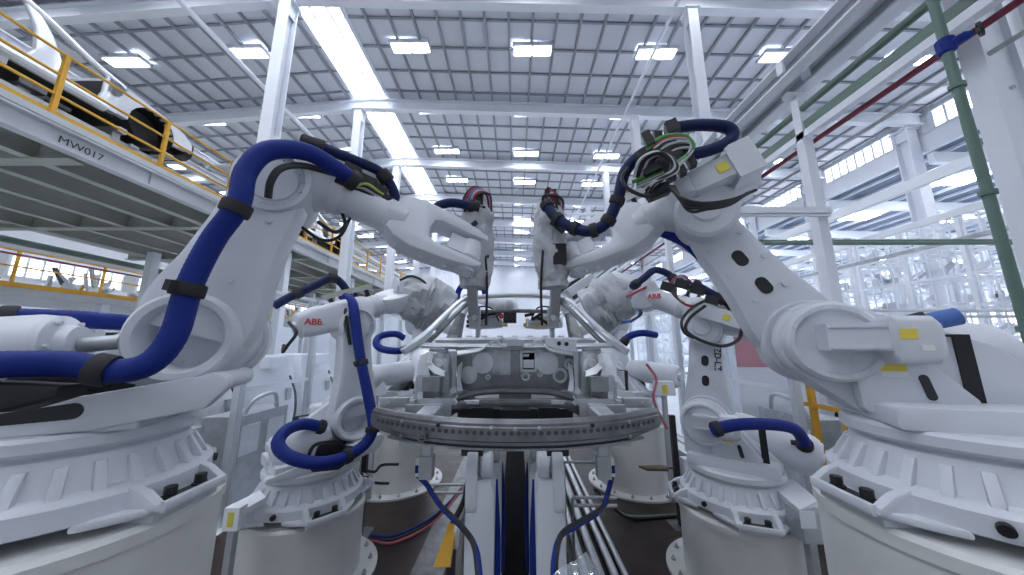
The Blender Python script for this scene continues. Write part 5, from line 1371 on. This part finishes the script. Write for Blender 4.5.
m = MB(); m.tube([(p.x - .05, 4.45, P(680, 430, 4.4).z), (p.x - .2, 4.45, P(680, 400, 4.4).z), (p.x - .12, 4.5, P(680, 380, 4.4).z), (p.x - .2, 4.6, P(680, 365, 4.4).z)], .018, 8, 6); m.build('cable', 'rose', t)

# ================================================================== SAFETY FENCES AND CABINETS BEHIND
def fence(x, y0, y1, top, label, sg, gate=False):
    t = thing('fence_panel', (x, y0, 0), label, 'fence panel', 'clear safety fence panels with aluminium posts')
    m = MB(); m.box((x, y0, top / 2), (.09, .09, top), bevel=.006)
    for s in (-1, 1): m.box((x - sg * .046, y0 + s * .02, top / 2), (.008, .012, top))
    m.build('post', 'alu', t)
    for z in (.12, 1.62, top - .05):
        m = MB(); m.box((x, (y0 + y1) / 2, z), (.05, y1 - y0 - .1, .05)); m.build('rail', 'alu', t, smooth=False)
    m = MB(); m.box((x, (y0 + y1) / 2, top / 2 + .05), (.006, y1 - y0 - .1, top - .2)); m.build('pane', 'clear_panel', t, smooth=False)
    return t
od = ['first', 'second', 'third', 'fourth', 'fifth']
for i in range(5):
    fence(-3.65, 4.35 + i * 1.45, 5.8 + i * 1.45, 3.05, '%s clear fence panel from the camera along the left side of the cell' % od[i], -1)
    fence(3.65, 4.35 + i * 1.45, 5.8 + i * 1.45, 3.05, '%s clear fence panel from the camera along the right side of the cell' % od[i], 1)
t = thing('yellow_barrier', (3.78, 4.3, 0), 'yellow posts and rail of the barrier outside the right fence', 'barrier')
for y in (3.9, 4.3):
    m = MB(); m.box((3.80, y, 1.05), (.06, .06, 2.1), bevel=.004); m.build('post', 'yellow', t)
m = MB(); m.box((3.80, 3.5, 1.45), (.05, 1.8, .05)); m.build('rail', 'yellow', t, smooth=False)
t = thing('yellow_barrier', (-3.8, 3.4, 0), 'yellow barrier frame behind the pedestal of the left foreground robot', 'barrier')
for y in (3.30, 3.44):
    m = MB(); m.box((-3.80, y, .95), (.05, .05, 1.9), bevel=.004); m.build('post', 'yellow', t)
m = MB(); m.box((-3.80, 3.0, 1.5), (.05, .9, .05)); m.build('rail', 'yellow', t, smooth=False)
def cabinet(x, y, sg, label, hh=1.75):
    t = thing('control_cabinet', (x, y, 0), label, 'cabinet', 'white control cabinets outside the fences')
    out = [(-.45, .08), (.45, .08), (.45, hh * .45), (.30, hh), (-.45, hh)]
    m = MB(); m.prism([(-sg * a * 1.0, b) for a, b in out], (x, y, 0), X, Z, Yv, -.55, .55, .012); m.build('body', 'cabinet', t)
    m = MB(); m.box((x, y, .04), (.8, 1.0, .08)); m.build('plinth', 'dark', t)
    f = x - sg * .455
    m = MB()
    for yy in (-.25, .25):
        for zz in (.32, .55): m.box((f, y + yy, zz), (.01, .26, .14)); 
    m.build_each('vent', 'galv', t)
    m = MB(); m.box((x - sg * .36, y - .1, hh - .12), (.30, .5, .2), (X, Yv, Z), .02); m.build('display_hood', 'cabinet', t)
    m = MB(); m.box((x - sg * .42, y + .35, hh * .62), (.06, .12, .22), (X, Yv, Z), .004); m.build('switch', 'galv', t)
    m = MB(); m.tube([(x - sg * .45, y + .3, hh * .8), (x - sg * .60, y + .32, hh * .6), (x - sg * .62, y + .3, hh * .35), (x - sg * .46, y + .3, .3)], .022, 8, 6); m.build('cable', 'black', t)
    return t
for i, y in enumerate((3.6, 4.95, 6.3, 7.65)):
    cabinet(-5.0, y, -1, '%s white control cabinet from the camera behind the left fence' % od[i], 2.0)
    cabinet(5.6, y, 1, '%s white control cabinet from the camera behind the right fence' % od[i], 1.9)
# low grey boxes in front of the cabinets
for i, (x, y, sg) in enumerate(((-4.15, 3.7, -1), (-4.15, 5.2, -1), (4.3, 3.75, 1), (4.3, 5.1, 1))):
    t = thing('transformer_box', (x, y, 0), ('near grey transformer box behind the left fence', 'farther grey transformer box behind the left fence', 'near grey transformer box behind the right fence', 'farther grey transformer box behind the right fence')[i], 'electrical box')
    m = MB(); m.box((x, y, .62), (.5, 1.0, 1.16), bevel=.015); m.build('body', 'galv', t)
    m = MB(); m.box((x, y, .02), (.5, 1.0, .04)); m.build('plinth', 'dark', t)
    m = MB()
    for k in range(2): m.box((x - sg * .255, y - .25 + k * .5, .85), (.012, .34, .4), bevel=.004)
    m.build_each('door', 'cabinet', t)
    m = MB(); m.tube([(x - sg * .2, y + .3, 1.2), (x - sg * .28, y + .1, 1.45), (x - sg * .25, y - .25, 1.4), (x - sg * .2, y - .35, 1.2)], .03, 10, 6); m.build('conduit', 'galv', t)
# sloping white cable covers beside the middle pedestals
a = P(238, 448, 3.0); b = P(268, 438, 3.6)
t = thing('cable_cover', V((-2.75, 3.1, 0)), 'sloping white cable cover with red lettering left of the left middle pedestal', 'cable cover')
q = [P(225, 508, 2.85), P(238, 513, 2.70), P(266, 497, 2.92), P(260, 490, 3.15)]
m = MB(); m.loft([q, [p - Z * .05 for p in q]]); cv = m.build('cover', 'cabinet', t, smooth=False)
m = MB(); p = P(235, 517, 2.74); m.box(p, (.12, .08, .16), bevel=.006); bx2 = m.build('box', 'cabinet', t)
m = MB(); m.box(p + V((.0, -.042, 0)), (.045, .004, .10)); m.build('warning_label', 'pale_yellow', bx2)
m = MB(); m.box((p.x, 2.74, (p.z - .07) / 2), (.05, .05, p.z - .07)); m.build('leg', 'galv', t)
p = P(803, 496, 3.0)
t = thing('cable_cover', V((p.x, 3.0, 0)), 'grey wiring box with sloping white lid between the two right pedestals', 'electrical box')
q = [P(772, 486, 3.2), P(792, 478, 3.3), P(818, 500, 2.95), P(800, 510, 2.85)]
m = MB(); m.loft([q, [w_ - Z * .05 for w_ in q]]); m.build('cover', 'cabinet', t, smooth=False)
m = MB(); m.box(P(807, 523, 2.9), (.20, .16, .22), bevel=.008); m.build('box', 'galv', t)
m = MB(); m.box(P(808, 520, 2.81), (.12, .006, .12)); m.build('lid', 'cabinet', t)
z1 = P(807, 523, 2.9).z - .10; m = MB(); m.box((P(807, 523, 2.9).x, 2.9, z1 / 2), (.06, .06, z1)); m.build('leg', 'galv', t)
# red and white panel in the right background
t = thing('display_board', (4.9, 6.3, 0), 'tall white board with a faded red top behind the right middle robot', 'board')
c = P(766, 395, 6.0)
m = MB(); m.box((c.x, 6.0, 1.35), (.95, .06, 2.3), bevel=.006); bd = m.build('board', 'cabinet', t)
m = MB(); m.box((c.x, 5.965, 2.15), (.95, .008, .68)); m.box((c.x + .44, 5.965, 1.1), (.07, .008, 1.4)); m.build('red_field', 'rose', bd, smooth=False)
for s in (-1, 1):
    m = MB(); m.box((c.x + s * .4, 6.0, .1), (.06, .5, .2)); m.build('foot', 'galv', t)
# sensor boxes with yellow label next to the far pedestals
for sg, px in ((-1, 376), (1, 664)):
    p = P(px, 388, 5.0)
    t = thing('sensor_box', (p.x, 5.0, 0), 'small white sensor box with yellow label on a post by the %s far pedestal' % ('left' if sg < 0 else 'right'), 'sensor box')
    m = MB(); m.box(p, (.26, .14, .20), bevel=.012); sb_ = m.build('housing', 'cabinet', t)
    m = MB(); m.box(p + V((-.02, -.072, -.01)), (.08, .004, .12)); m.build('label', 'pale_yellow', sb_)
    m = MB(); m.box((p.x, 5.02, (p.z - .1) / 2), (.06, .06, p.z - .1)); m.build('post', 'galv', t)
# ================================================================== LIGHT
w = bpy.data.worlds.new('world'); bpy.context.scene.world = w; w.use_nodes = True
bg = w.node_tree.nodes['Background']; bg.inputs['Color'].default_value = (.80, .87, 1.0, 1); bg.inputs['Strength'].default_value = .33
def area(name, loc, sx, sy, power, rot=(0, 0, 0)):
    l = bpy.data.lights.new(name, 'AREA'); l.shape = 'RECTANGLE'; l.size = sx; l.size_y = sy; l.energy = power; l.color = (.88, .93, 1)
    o = bpy.data.objects.new(name, l); C.objects.link(o); o.location = loc; o.rotation_euler = rot
sc = bpy.context.scene
sc.view_settings.view_transform = 'Standard'; sc.view_settings.look = 'None'
sc.view_settings.exposure = 0.28; sc.view_settings.gamma = 1.0; sc.view_settings.use_curve_mapping = False
sc.cycles.transparent_max_bounces = 32
sc.cycles.diffuse_bounces = 6
sc.cycles.max_bounces = 12
sc.cycles.sample_clamp_indirect = 6
